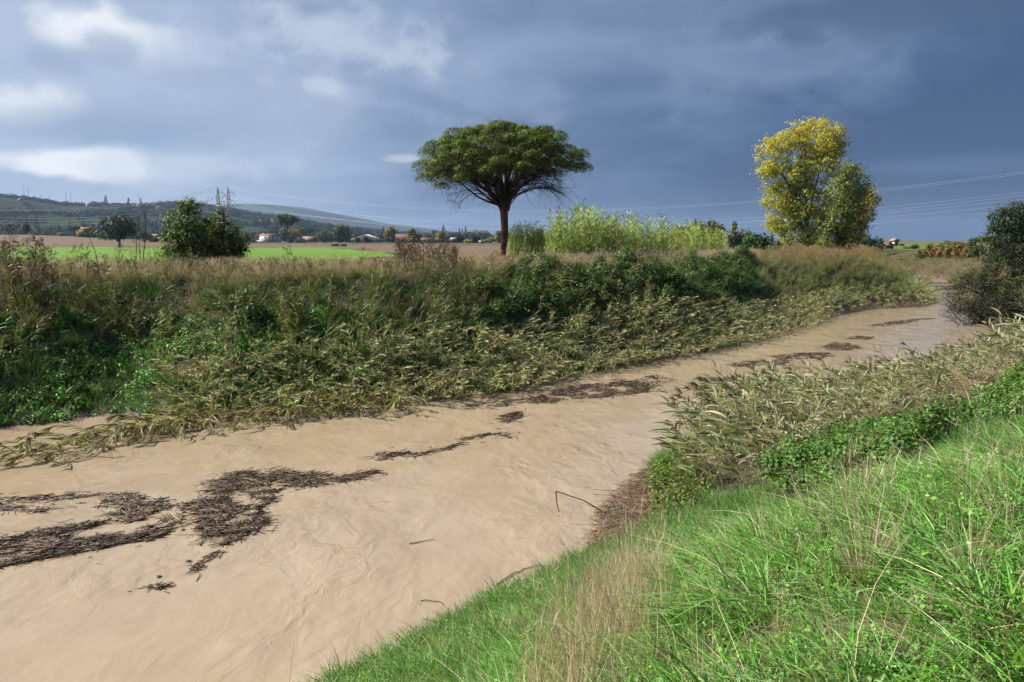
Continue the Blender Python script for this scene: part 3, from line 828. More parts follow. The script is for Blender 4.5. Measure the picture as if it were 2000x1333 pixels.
spitline = plane_pts([(-260, 965), (0, 905), (120, 880), (250, 850), (400, 832), (600, 808), (760, 796)])
sd = seg_dist(spitline, L_['x'], L_['y'])
spit = sd < (0.55 + 0.5 * nz2)
go('drowned_reeds', P_WET, sel(spit & (u < .36)), 'drowned yellow-green reeds trailing in the water along the far bank', 'reeds', head=DOWN, spread=.9, smin=.8, smax=1.2, zoff=-.02)
tongue = (px > 330) & (px < 1610)
band = (dl < np.interp(px, [330, 600, 1300, 1700], [1.4, 2.6, 3.0, 2.0]) + 1.6 * (nz - .5)) & (~L_['wet'] | (dl < .55)) & tongue
go('flattened_reeds', P_FLAT, sel(band & (u < .72 * thin)), 'pale reeds flattened by the flood along the water of the far bank', 'reeds', head=TOWATER - .9, spread=1.9, smin=.7, smax=1.1, zoff=-.03, scl=np.interp(px[band & (u < .72 * thin)], [330, 1000, 1400, 1600], [.8, .82, .7, .6]))
edge2 = (px >= 1560) & (px < 1850) & (dl < 4.0) & (~L_['wet'] | (dl < .7))
mid = dry & (dl > 1.6) & (dl < 7.2) & (px < 1330)
clump = (nz > .47) | (nz2 > .6)
go('bank_reeds', P_REED, sel(mid & clump & (u < .17) & (px < 1050)), 'green reeds with drooping leaves standing on the slope of the far bank', 'reeds', head=0.2, spread=1.2, smin=.5, smax=.88)
go('bank_reeds_beyond', P_REED, sel(mid & (nz2 > .55) & (u < .10) & (px >= 1050)), 'scattered green reeds on the far slope below the pine', 'reeds', head=0.2, spread=.9, smin=.65, smax=.95)
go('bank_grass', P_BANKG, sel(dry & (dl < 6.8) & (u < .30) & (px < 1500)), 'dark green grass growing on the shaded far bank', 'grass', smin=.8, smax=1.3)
lowgreen = dry & (dl < 4.6) & (px < 720) & (nz2 > .38)
go('nettles', P_HERB, sel(lowgreen & (u > .45)), 'fresh green nettles low on the far bank', 'nettles', smin=1.0, smax=1.8)
bush_k = dry & (dl > 3.2) & (dl < 7.0) & ((nz > .58) & (px < 980) | ((px > 930) & (px < 1470) & (nz > .38)))
s_ = sel(bush_k & (u < .22))
lift = np.clip((fbm(s_['x'] * .4, s_['y'] * .4, 3, 61) - .42) * 4.5, 0, .8) * np.clip(s_['dl'] / 3, 0, 1)
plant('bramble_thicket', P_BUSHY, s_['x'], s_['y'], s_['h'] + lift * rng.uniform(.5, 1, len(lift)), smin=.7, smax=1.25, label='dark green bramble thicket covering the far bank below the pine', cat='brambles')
top = dry & (dl > 5.4) & (dl < 14.5) & (px < 1480)
go('dry_grass', P_PINK, sel(top & (u < .42) & (dl > 6.2 + 1.2 * (nz - .5))), 'pinkish dry grass along the top of the far bank', 'grass', head=math.pi, spread=.9, smin=.42, smax=.82)
go('bank_weeds', P_GWEED, sel(dry & (dl > 3.6) & (dl < 8.0) & (px < 1000) & (u < .13)), 'mixed green and brown weeds on the upper far bank', 'weeds', smin=.6, smax=1.0)
go('olive_grass', P_OLIVE, sel(dry & (dl > 3.2) & (dl < 8.4) & (px < 1480) & (nz2 > .4) & (u < .2)), 'olive green grass on the upper slope of the far bank', 'grass', head=0.0, spread=.8, smin=.6, smax=.95)
docks = dry & (dl > 4.5) & (dl < 9.0) & ((px < 105) | ((px > 770) & (px < 900) & (dl > 6.5)))
go('brown_docks', P_WEED, sel(docks & (u < np.where(px < 105, .15, .10))), 'dead brown docks with seed heads crowding the far bank top', 'weeds', smin=.75, smax=1.15)
go('slope_dry_grass', P_GOLD, sel(dry & (dl > 3.6) & (dl < 7.4) & (px < 1100) & (nz2 > .48) & (u > .92)), 'brown and straw grass patches high on the far bank', 'grass', head=0.3, spread=1.0, smin=.55, smax=.95)
# tall wind-combed grass where the far bank bulges out
C2 = candidates(18, 78, 44, 150, 9)
k2 = C2['left'] & ~C2['wet'] & (C2['px'] > 1420) & (C2['dl'] < 24)
B = sub(C2, k2); dl2 = B['dl']; u2 = rng.uniform(size=len(dl2)); nb = fbm(B['x'] * .22, B['y'] * .22, 3, 19)
LE = math.pi * .95
go('golden_grass', P_GOLD, sub(B, (dl2 > 3.4 + 3 * (nb - .5)) & (dl2 < 15) & (u2 < .42)), 'tall golden brown grass on the bulging far bank below the yellow tree', 'grass', head=LE, spread=.6, smin=.7, smax=1.2, scl=np.clip(.2 + 1.15 * nb, .45, 1.2)[(dl2 > 3.4 + 3 * (nb - .5)) & (dl2 < 15) & (u2 < .42)])
go('combed_grass', P_OLIVE, sub(B, (dl2 > 1.2) & (dl2 < 6.2) & (u2 < .75)), 'wind-combed green grass on the bulging far bank', 'grass', head=LE, spread=.6, smin=.5, smax=.95)
go('waterside_reeds', P_FLAT, sub(B, (dl2 < 2.4) & (B['px'] > 1560) & (u2 < .7)), 'pale broken reeds at the tip of the far bank', 'reeds', head=TOWATER - .8, spread=1.9, smin=.45, smax=.8)

# ---- right bank, far stretch behind the dark shrub
C3 = candidates(40, 150, 52, 240, 1.3)
k3 = (~C3['left']) & ~C3['wet'] & (C3['dr'] < 20) & (C3['y'] > 52)
B = sub(C3, k3); u3 = rng.uniform(size=len(B['x'])); nb = fbm(B['x'] * .12, B['y'] * .12, 3, 29)
go('far_meadow_grass', P_OLIVE, sub(B, (nb < .55)), 'yellow-green grass on the distant bank of the upper river', 'grass', head=LE, spread=.8, smin=.45, smax=.9)
go('far_dry_grass', P_GOLD, sub(B, (nb >= .5) | (B['dr'] < 2.0)), 'straw coloured grass on the distant bank of the upper river', 'grass', head=LE, spread=.8, smin=.4, smax=.75)

# ---- right bank in the foreground
C = candidates(-9, 34, -0.5, 44, 120, 1500, 0.3)
Rr = sub(C, (~C['left']) & ~C['wet'] & (C['dr'] < 13) & (np.hypot(C['x'], C['y']) > 1.3) & ((C['px'] < 2400) | (np.hypot(C['x'], C['y']) < 9)))
dist = np.hypot(Rr['x'], Rr['y']); dr = Rr['dr']; u = rng.uniform(size=len(dr))
nz = fbm(Rr['x'] * .5, Rr['y'] * .5, 3, 91); nz2 = fbm(Rr['x'] * 1.3, Rr['y'] * 1.3, 3, 17)
x, y = Rr['x'], Rr['y']
REEDBED = gpoly([(1350, 905), (1395, 872), (1450, 848), (1600, 800), (1800, 757), (1950, 728), (2150, 690), (2200, 720), (1990, 750), (1800, 830), (1650, 888), (1500, 955), (1430, 970), (1380, 970), (1350, 935)])
BRAM = gpoly([(1490, 985), (1560, 925), (1640, 885), (1790, 825), (1900, 770), (2200, 690), (2200, 820), (2000, 830), (1850, 870), (1760, 930), (1650, 960), (1560, 990)])
YEL = gpoly([(1275, 930), (1330, 880), (1400, 960), (1360, 1000), (1280, 1020)])
MUD = gpoly([(1130, 1095), (1150, 1030), (1200, 960), (1270, 905), (1290, 960), (1280, 1020), (1220, 1060)])
DRYP = gpoly([(1040, 1333), (1100, 1260), (1160, 1190), (1230, 1150), (1300, 1160), (1330, 1220), (1270, 1320), (1250, 1400), (1000, 1450)])
low_line = np.interp(Rr['px'], [1400, 1500, 1650, 1800, 1990, 2200, 2400], [975, 955, 888, 828, 745, 690, 640])
inR, inB, inY, inM, inD = [inside(p_, x, y) for p_ in (REEDBED, BRAM, YEL, MUD, DRYP)]
inR = inR | ((Rr['px'] > 1420) & (Rr['py'] < low_line) & (Rr['y'] < 45))
inB = inB & ~inR
inDf = inD & (nz2 > .36)
open_ = ~inR & ~inM & ~inY
def go(name, protos, k, label, cat, **kw):
    return plant(name, protos, x[k], y[k], np.maximum(Rr['h'][k], 0.0), label=label, cat=cat, **kw)
dens = np.clip(9.0 / dist, .22, 1.0)
go('lush_grass', P_LUSH, open_ & ~inB & (u < dens * np.where(inDf, .5, .98)) & (dist < 12), 'long lush green grass on the near bank in front of the camera', 'grass', smin=.6, smax=1.15, scl=np.clip(.25 + 1.6 * nz2, .55, 1.45)[open_ & ~inB & (u < dens * np.where(inDf, .5, .98)) & (dist < 12)])
go('short_grass', P_FINE, open_ & ~inB & (((u < .55) & (dist >= 10)) | ((u > .75) & (dist < 10) & (dr < 3.5))), 'short pale green grass on the near bank towards the reeds', 'grass', smin=.8, smax=1.3)
go('waterside_herbs', P_HERB, open_ & ~inB & (dr < 1.6) & (dr > .15) & (u < .38), 'bright green creeping herbs along the near waterline', 'herbs', smin=.45, smax=.85)
go('bank_herbs', P_HERB, open_ & ~inB & (dist < 14) & (nz > .40) & (u < .12), 'small leafy weeds dotted through the near grass', 'herbs', smin=.3, smax=.6)
go('straw_grass', P_STRAW, inDf & (u > .62), 'dry pinkish straw standing in the near grass', 'grass', smin=.5, smax=.85, tilt=.2)
go('scattered_straw', P_STRAW, open_ & ~inD & ~inB & (nz > .55) & (u > .987), 'scattered dry stems among the near green grass', 'grass', smin=.45, smax=.8, tilt=.2)
lb = inB & (u < np.where(dist < 14, .34, .16))
plant('bramble_patch', P_BRAMBLE, x[lb], y[lb], Rr['h'][lb] + np.clip((nz[lb] - .3) * 1.4, 0, .7) * rng.uniform(.4, 1, lb.sum()), smin=.75, smax=1.25, label='dark glossy bramble patch on the near bank between grass and reeds', cat='brambles')
go('yellowing_bushes', P_YELG, inY & (u < .13), 'yellow-green leafy bushes at the water below the leaning reeds', 'bushes', smin=.6, smax=1.5, tilt=.3)
go('leaning_reeds', P_RREED, inR & (u < np.where(Rr['px'] < 1550, .085, .09)), 'leaning reeds with brown plumes on the near bank', 'reeds', head=math.pi * .9, spread=.9, smin=.8, smax=1.15, scl=np.interp(Rr['px'][inR & (u < np.where(Rr['px'] < 1550, .085, .09))], [1300, 1480, 1650, 1850, 1950, 2050], [.88, .8, .6, .52, .56, .64]))
go('reed_litter', P_STRAW, (inR & (u > .97)) | (inside(gpoly([(1850, 800), (1960, 690), (2100, 640), (2150, 700), (1990, 760)]), x, y) & (u > .8)), 'dry straw between the near reeds', 'grass', smin=.6, smax=1.0, tilt=.25)
# ------------------------------------------------------------------ trees near enough to show their limbs
def limb_path(a, b, sag=0.0, wob=0.06, n_=8, up=0.0):
    a = np.asarray(a, float); b = np.asarray(b, float); t = np.linspace(0, 1, n_)[:, None]
    L = np.linalg.norm(b - a)
    p_ = a + (b - a) * t
    p_[:, 2] += (np.sin(np.pi * t[:, 0]) * up - sag * t[:, 0] ** 2) * L
    w_ = np.cumsum(rng.normal(size=(n_, 3)), 0) * wob * L / n_
    w_ -= w_[0]; 
    return p_ + w_ * np.sin(np.pi * np.clip(t * .9 + .05, 0, 1)) 

def crown_points(lobes, n_clusters, shell=0.55):
    """cluster centres inside a set of ellipsoids: (centre, radii, weight)"""
    vol = np.array([l[2] * l[1][0] * l[1][1] * l[1][2] for l in lobes]); vol = vol / vol.sum()
    k = rng.choice(len(lobes), n_clusters, p=vol)
    d = unit(rng.normal(size=(n_clusters, 3)))
    r_ = rng.uniform(shell ** 3, 1, n_clusters) ** (1 / 3)
    cen = np.array([lobes[i][0] for i in k]) + d * r_[:, None] * np.array([lobes[i][1] for i in k])
    return cen, k, d

def leafy_tree(name, label, cat, base, trunks, lobes, clusters, per, leaf, crad, colf, group=None, bark=None, branch_n=3, shell=.5, mat=None, twigs=True, tr=0.2):
    root = tag(empty(name, base), label, cat, group)
    g = G()
    ends = []
    for (a, b, r0, r1) in trunks:
        p_ = limb_path(a, b, 0, .05, 9); tube(g, p_, np.linspace(r0, r1, 9), 8); ends.append((p_, r0, r1))
    g.build('trunk', bark or M_BARK, root, smooth=True)
    gb = G()
    cen, k, d = crown_points(lobes, clusters, shell)
    for li, (c_, rad, wgt) in enumerate(lobes):
        for j in range(branch_n):
            p_, r0, r1 = min(ends, key=lambda e: np.min(np.linalg.norm(e[0][:, :2] - np.array(c_)[:2], axis=1) + .3 * np.abs(e[0][:, 2] - c_[2])))
            tz = np.clip(c_[2] - rad[2] * rng.uniform(.5, 1.3) - .12 * np.linalg.norm(np.array(c_)[:2] - p_[0][:2]), p_[1][2], p_[-1][2])
            s_ = np.array([np.interp(tz, p_[:, 2], p_[:, q_]) for q_ in range(3)])
            e_ = np.array(c_) + unit(rng.normal(size=3)) * np.array(rad) * rng.uniform(.3, .8)
            rr = np.interp(tz, p_[:, 2], np.linspace(r0, r1, 9)) * .55
            bp = limb_path(s_, e_, 0, .08, 8, up=.08)
            tube(gb, bp, np.linspace(rr, rr * .22, 8), 5)
            near = np.argsort(np.linalg.norm(cen - e_, axis=1))[:7]
            for q_ in near:
                i0 = rng.integers(3, 8)
                tube(gb, limb_path(bp[i0], cen[q_], 0, .1, 5, up=.05), np.linspace(rr * .25, rr * .06 + .003, 5), 3)
    gb.build('limbs', bark or M_BARK, root, smooth=True)
    gl = G()
    n_ = clusters * per
    ci = np.repeat(np.arange(clusters), per)
    off = rng.normal(size=(n_, 3)) * crad * np.array([1, 1, .75]) * rng.uniform(.6, 1.3, clusters)[ci][:, None]
    P_ = cen[ci] + off
    col = colf(P_, ci, k[ci], cen[ci])
    leaves(gl, P_, unit(off) * .75 + d[ci] * .35 + rng.normal(size=(n_, 3)) * .45 + np.array([0, 0, .3]), leaf * rng.uniform(.65, 1.3, n_), col, aspect=.7)
    gl.build('crown', mat or M_LEAF, root)
    return root

def colmix(cols, n_, w_=None, jit=.18): return pick(cols, n_, jit, w_)

# --- umbrella pine
PB = ground(983, 512); PY = 60.0
pb = at(983, 500, PY); pb[2] = float(height(pb[0], pb[1]))
sc_ = PY / FPX
def PX(px, py, dy=0.0): q_ = at(px, py, PY + dy); return q_ - pb
root = tag(empty('umbrella_pine', pb), 'lone umbrella pine with a broad domed crown and bare lower limbs on the far bank', 'pine tree')
g = G()
fork = PX(985, 402)
path = np.array([PX(983, 520), PX(982, 490), PX(986, 460), PX(985, 430), PX(984, 402)]); path[:, 1] = [0, .05, 0, -.05, 0]
path[0, 2] = -.2
tt = np.linspace(0, 1, 13)
pp = np.stack([np.interp(tt, np.linspace(0, 1, 5), path[:, q_]) for q_ in range(3)], 1)
tube(g, pp, np.interp(tt, [0, .12, .8, 1], [.32, .24, .28, .32]), 12)
for (a, b, r0) in ((PX(980, 410), PX(960, 345), .19), (PX(986, 410), PX(990, 330), .22), (PX(990, 412), PX(1012, 340), .18), (PX(984, 405), PX(972, 300), .2), (PX(986, 405), PX(1000, 285), .2)):
    a = a.copy(); b = b.copy(); b[1] += rng.normal() * .9
    q_ = limb_path(a, b, 0, .06, 8); tube(g, q_, np.linspace(r0, r0 * .5, 8), 8)
g.build('trunk', M_PINEBARK, root, smooth=True)
gl, gt, gn = G(), G(), G()
# crown dome: half width 6.1 m, domed top, underside rising from the rim to the middle
c0 = PX(980, 335); H_top = PX(990, 238)[2]; rim = PX(980, 338)[2]; RW = 6.15
def dome(r): return rim + (H_top - rim) * np.sqrt(np.clip(1 - (r / (RW + .05)) ** 2.1, 0, 1))
puffs = []
tries = 0
while len(puffs) < 150 and tries < 30000:
    tries += 1
    a = rng.uniform(0, 2 * np.pi); r_ = RW * rng.uniform() ** .45
    zt = dome(r_)
    depth = rng.exponential(.8) if r_ < 4.4 else rng.uniform(0, 2.2)
    z_ = zt - .28 - min(depth, 2.6)
    if z_ < rim - .45 + .25 * rng.normal() + (0.5 if math.cos(a) > .3 else 0): continue
    q_ = np.array([c0[0] + r_ * math.cos(a), r_ * math.sin(a), z_])
    if all(np.linalg.norm((q_ - o_) * [1, 1, 1.25]) > .92 for o_ in puffs): puffs.append(q_)
while len(puffs) < 198 and tries < 60000:
    tries += 1
    a = rng.uniform(-2.75, -.6); r_ = rng.uniform(1.5, 5.4); q_ = np.array([c0[0] + r_ * math.cos(a), r_ * math.sin(a), rim + rng.uniform(-.35, 1.6) - (.3 if math.cos(a) < 0 else -.35)])
    if all(np.linalg.norm((q_ - o_) * [1, 1, 1.25]) > .8 for o_ in puffs): puffs.append(q_)
puffs = np.array(puffs)
limb_ends = []
for i in range(26):
    a = i / 26 * 2 * np.pi + rng.normal() * .15; r_ = rng.uniform(2.2, 5.3)
    e_ = np.array([c0[0] + r_ * math.cos(a), r_ * math.sin(a), dome(r_) - rng.uniform(.9, 1.5)])
    s_ = fork + np.array([rng.normal() * .15, rng.normal() * .15, rng.uniform(-.25, 1.6)])
    lp = limb_path(s_, e_, 0, .10, 9, up=-.10)
    tube(gl, lp, np.linspace(rng.uniform(.09, .15), .035, 9), 6); limb_ends.append(lp)
allp = np.concatenate([l[3:] for l in limb_ends])
for q_ in puffs:
    i = np.argsort(np.linalg.norm(allp - q_, axis=1) + rng.uniform(0, .6, len(allp)))[0]
    tube(gl, limb_path(allp[i], q_, 0, .12, 5, up=-.08), np.linspace(.04, .015, 5), 4)
    for _ in range(2):
        e2 = q_ + unit(rng.normal(size=3)) * rng.uniform(.3, .8) - np.array([0, 0, .35])
        tube(gt, limb_path(q_ - np.array([0, 0, .1]), e2, 0, .2, 4), np.linspace(.014, .006, 4), 3)
# low limbs, dead and drooping, with sprays of twigs
for i in range(40):
    a = i / 40 * 2 * np.pi + rng.normal() * .12; r_ = rng.uniform(3.6, 6.2)
    z_ = rim + rng.uniform(-1.3, .8) - .10 * max(0, 5.2 - r_) + .5 * (rng.uniform() < .3)
    e_ = np.array([c0[0] + r_ * math.cos(a), r_ * math.sin(a) * .95, z_])
    s_ = fork + np.array([math.cos(a) * .25, math.sin(a) * .25, rng.uniform(-.35, 1.1)])
    lp = limb_path(s_, e_, rng.uniform(.02, .16), .10, 10, up=.10)
    tube(gl, lp, np.linspace(rng.uniform(.035, .075), .014, 10), 5)
    for j in range(20):
        k_ = rng.integers(3, 10); t_ = unit(lp[min(k_ + 1, 9)] - lp[k_ - 1])
        d_ = unit(t_ + rng.normal(size=3) * .55 + np.array([0, 0, -.12])); L = rng.uniform(.5, 1.35)
        tp = limb_path(lp[k_], lp[k_] + d_ * L, rng.uniform(-.1, .35), .2, 5)
        tube(gt, tp, np.linspace(.011, .005, 5), 3)
        m_ = 5
        b_ = tp[rng.integers(1, 5, m_)]
        sticks(gt, b_, b_ + unit(d_ + rng.normal(size=(m_, 3)) * .6 + [0, 0, -.2]) * rng.uniform(.2, .55, m_)[:, None], .005, np.ones((m_, 3)))
gl.build('limbs', M_BARK, root, smooth=True)
gt.build('dead_twigs', M_TWIG, root)
NEED = [(0.115, 0.175, 0.024), (0.16, 0.22, 0.03), (0.215, 0.275, 0.04), (0.075, 0.115, 0.02)]
for q_ in puffs:
    k_ = 520; R_ = rng.uniform(.48, .86)
    d_ = unit(rng.normal(size=(k_, 3)) + np.array([0, 0, .55])); d_[:, 2] = np.where(d_[:, 2] < -.25, -d_[:, 2], d_[:, 2])
    b_ = q_ + d_ * (R_ * rng.uniform(.7, 1.0, k_))[:, None] * np.array([1.15, 1.15, .78])
    leaves(gn, b_, d_ + rng.normal(size=(k_, 3)) * .38, rng.uniform(.10, .18, k_), pick(NEED, k_, .2) * rng.uniform(.8, 1.2), aspect=.34)
    m_ = 70; d2 = unit(rng.normal(size=(m_, 3)) + np.array([0, 0, .5]))
    blades(gn, q_ + d2 * R_ * .8 * np.array([1.15, 1.15, .78]), d2, rng.uniform(.16, .28, m_), np.full(m_, .03), np.array([0, 0, .1]), pick(NEED, m_, .2), 1, True)
gn.build('crown', M_NEEDLE, root)

# --- yellow poplar and the darker tree beside it
TY = 95.0
def near_base(px, Y): q_ = at(px, 480, Y); q_[2] = float(height(q_[0], q_[1])); return q_
tb = near_base(1577, TY)
def TX(px, py, dy=0.0): q_ = at(px, py, TY + dy); q_[1] = TY + dy; return q_ - tb
def lobe(px, py, wx, wy, dy=0.0, wgt=1.0, Y=TY, deep=None, f=None):
    c_ = (f or TX)(px, py, dy); k_ = Y / FPX
    return (c_, (wx * k_, (deep or wx) * k_, wy * k_), wgt)
POP = [lobe(1600, 275, 50, 40, .5), lobe(1550, 268, 24, 26), lobe(1625, 290, 26, 24, -.5), lobe(1572, 255, 20, 18, 1), lobe(1510, 305, 32, 42, -.5), lobe(1532, 285, 20, 26, 0),
       lobe(1505, 335, 24, 20, -1), lobe(1590, 330, 46, 34), lobe(1545, 350, 36, 30, -1), lobe(1500, 372, 20, 10, -.5), lobe(1530, 388, 40, 34), lobe(1535, 430, 36, 34), lobe(1575, 400, 44, 40, -1), lobe(1560, 460, 42, 28), lobe(1510, 430, 16, 14)]
YEL1, YEL2, GR1, GR2 = (0.86, 0.72, 0.06), (0.76, 0.72, 0.08), (0.52, 0.60, 0.08), (0.36, 0.45, 0.06)
def popcol(P_, ci, li, cen):
    zt = sstep((P_[:, 2] - 7.2) / 6.5) + .25 * sstep((-P_[:, 0] - 1.2) / 3.0) + (fbm(cen[:, 0] * .7, cen[:, 2] * .7, 3, 8) - .5) * .9
    y_ = np.clip(zt, 0, 1)[:, None]
    a = pick([YEL1, YEL2, (0.80, 0.78, 0.11), (0.64, 0.66, 0.10)], len(P_), .13); b = pick([GR1, GR2, (0.60, 0.66, 0.12)], len(P_), .2)
    k_ = rng.uniform(size=(len(P_), 1)) < y_
    return np.where(k_, a, b)
t0 = np.zeros(3)
leafy_tree('yellow_poplar', 'tall poplar turning yellow at the top, standing behind the golden bank', 'poplar tree', tb,
           [(t0 - [0, 0, .3], TX(1572, 275), .34, .06), (TX(1576, 440), TX(1612, 285), .16, .05), (TX(1575, 410), TX(1515, 320), .15, .04), (TX(1575, 455), TX(1530, 400), .12, .04), (TX(1578, 465), TX(1615, 420), .14, .05)],
           POP, 800, 42, .22, .33, popcol, branch_n=3, shell=.35, mat=M_POPLAR)
tb2 = near_base(1637, 99.0)
def TX2(px, py, dy=0.0): q_ = at(px, py, 99 + dy); q_[1] = 99 + dy; return q_ - tb2
L2 = lambda *a, **k_: lobe(*a, Y=99.0, f=TX2, **k_)
DARKT = [L2(1650, 335, 26, 22), L2(1668, 360, 30, 34), L2(1640, 380, 38, 34), L2(1675, 395, 26, 30), L2(1630, 430, 40, 32), L2(1662, 430, 26, 30), L2(1620, 465, 30, 26), L2(1655, 468, 24, 22)]
def darkcol(P_, ci, li, cen): return pick([(0.15, 0.22, 0.04), (0.21, 0.29, 0.05), (0.30, 0.37, 0.07), (0.40, 0.44, 0.08)], len(P_), .2)
leafy_tree('green_poplar', 'dark green tree tucked against the right side of the yellow poplar', 'poplar tree', tb2, [(t0 - [0, 0, .3], TX2(1652, 335), .36, .06), (TX2(1640, 450), TX2(1672, 375), .16, .05)], DARKT, 440, 34, .24, .36, darkcol, shell=.35)
tb3 = near_base(1672, 106.0)
def TX3(px, py, dy=0.0): q_ = at(px, py, 106 + dy); q_[1] = 106 + dy; return q_ - tb3
L3 = lambda *a, **k_: lobe(*a, Y=106.0, f=TX3, **k_)
leafy_tree('yellow_tree', 'small yellow-tipped tree showing behind the dark green one', 'tree', tb3, [(t0 - [0, 0, .3], TX3(1690, 385), .2, .05)], [L3(1708, 380, 14, 12), L3(1695, 372, 10, 16), L3(1690, 398, 22, 14), L3(1682, 420, 26, 14), L3(1672, 450, 22, 24)], 150, 30, .26, .34,
           lambda P_, ci, li, cen: pick([(0.58, 0.44, 0.05), (0.46, 0.40, 0.06), (0.26, 0.28, 0.05)], len(P_), .2))

# --- the two young oaks on the far bank top
OAKC = [(0.06, 0.105, 0.022), (0.10, 0.165, 0.032), (0.15, 0.225, 0.045), (0.21, 0.29, 0.075)]
def oakcol(P_, ci, li, cen): return pick(OAKC, len(P_), .22)
def oak(px, pxs, Y, lobes_px, label, clusters, per, leaf=.13, crad=.17, name='young_oak', trunk_top=None, group=None, colf=oakcol, shell=.5):
    b_ = near_base(px, Y)
    f = lambda a, c_, dy=0.0: (lambda q_: q_ - b_)(at(a, c_, Y + dy) * np.array([1, 0, 1]) + np.array([0, Y + dy, 0]))
    lb = [lobe(*l, Y=Y, f=f) for l in lobes_px]
    tr_ = [(np.array([0, 0, -.3]), f(px, trunk_top), .0016 * Y + .03, .03)]
    return leafy_tree(name, label, 'tree', b_, tr_, lb, clusters, per, leaf, crad, colf, group, branch_n=3, shell=shell)
oak(368, None, 44.0, [(372, 405, 20, 18), (350, 430, 28, 22), (385, 435, 26, 24), (335, 458, 22, 16), (365, 462, 42, 26), (330, 470, 16, 12), (385, 480, 40, 18), (350, 488, 34, 12), (365, 502, 44, 16), (376, 388, 7, 10), (395, 398, 7, 12), (352, 408, 8, 10)],
    'sunlit young oak with ragged top among dry grass on the far bank', 330, 26, trunk_top=400)
oak(437, None, 45.5, [(432, 412, 9, 14), (430, 435, 20, 22), (412, 455, 24, 24), (445, 455, 26, 22), (465, 472, 22, 16), (430, 480, 44, 18), (470, 488, 18, 10), (432, 502, 46, 15), (418, 425, 8, 12), (450, 430, 8, 12)],
    'darker young oak growing against the sunlit one, pylon rising behind it', 270, 26, trunk_top=412)

# --- field tree
def fieldcol(P_, ci, li, cen): return pick([(0.03, 0.055, 0.02), (0.045, 0.075, 0.028), (0.06, 0.095, 0.035)], len(P_), .2)
oak(233, None, 185.0, [(232, 428, 18, 10), (215, 440, 20, 14), (248, 440, 18, 14), (230, 448, 26, 14), (205, 458, 14, 8), (255, 456, 12, 8), (225, 462, 18, 6)],
    'dark round tree standing alone between the ploughed and the green field', 150, 26, leaf=.42, crad=.5, name='field_tree', trunk_top=430, colf=fieldcol)

# --- shrubs over the water on the right, and the oak above them
SHR = [(0.025, 0.038, 0.016), (0.036, 0.052, 0.02), (0.055, 0.075, 0.026), (0.085, 0.10, 0.038)]
def shcol(P_, ci, li, cen): return pick(SHR, len(P_), .22)
oak(1925, None, 53.0, [(1975, 495, 34, 24), (1950, 515, 36, 28), (1915, 545, 36, 26), (1960, 565, 44, 34), (1900, 580, 46, 30), (1940, 605, 52, 22), (1990, 600, 40, 30), (2010, 530, 36, 32), (1880, 600, 34, 20), (1945, 500, 10, 16), (1895, 530, 12, 18), (1868, 560, 14, 14)],
    'dark shrub leaning over the water where the river narrows', 480, 26, leaf=.11, crad=.2, name='waterside_shrub', trunk_top=520, colf=shcol, shell=.2)
oak(2075, None, 50.0, [(2060, 520, 40, 40), (2080, 570, 60, 40), (2120, 540, 50, 50), (2050, 600, 40, 24)],
    'dark shrub at the edge of the view beside the leaning one', 240, 26, leaf=.11, crad=.2, name='waterside_shrub', trunk_top=530, colf=shcol, shell=.2)
oak(1985, None, 74.0, [(1985, 415, 30, 22), (1960, 435, 28, 24), (2010, 430, 40, 36), (1948, 458, 22, 18), (1980, 465, 48, 30), (2030, 460, 44, 40), (1965, 492, 38, 20), (2010, 500, 44, 26), (1940, 488, 24, 14)],
    'dense dark oak rising above the shrubs on the near side of the river', 520, 30, leaf=.2, crad=.3, name='oak_tree', trunk_top=425,
    colf=lambda P_, ci, li, cen: pick([(0.03, 0.06, 0.015), (0.045, 0.085, 0.02), (0.065, 0.11, 0.026)], len(P_), .2))
# bare twigs of the shrub against the water
tw = tag(empty('twiggy_shrub', on_plane(1900, 636)), 'grey bare-twigged shrub dipping into the water in front of the dark shrub', 'shrub')
g = G(); gl = G()
for i in range(70):
    b_ = np.array([rng.uniform(-.9, 1.6), rng.uniform(-.3, .6), -.1]); d_ = unit(np.array([rng.normal() * .5 - .25, rng.normal() * .4 - .1, 1.0])); L = rng.uniform(1.2, 3.2)
    lp = limb_path(b_, b_ + d_ * L, rng.uniform(0, .2), .12, 7); tube(g, lp, np.linspace(.018, .005, 7), 3)
    for j in range(9):
        k_ = rng.integers(2, 7); e_ = lp[k_] + unit(d_ + rng.normal(size=3) * .8) * rng.uniform(.25, .8)
        tube(g, limb_path(lp[k_], e_, .05, .15, 4), np.linspace(.008, .003, 4), 3)
        n_ = 3
        leaves(gl, e_ + rng.normal(size=(n_, 3)) * .08, rng.normal(size=(n_, 3)) + [0, 0, .5], .09, pick(SHR + [(0.16, 0.19, 0.07)], n_, .2))
g.build('twigs', M_TWIG, tw); gl.build('leaves', M_LEAF, tw)

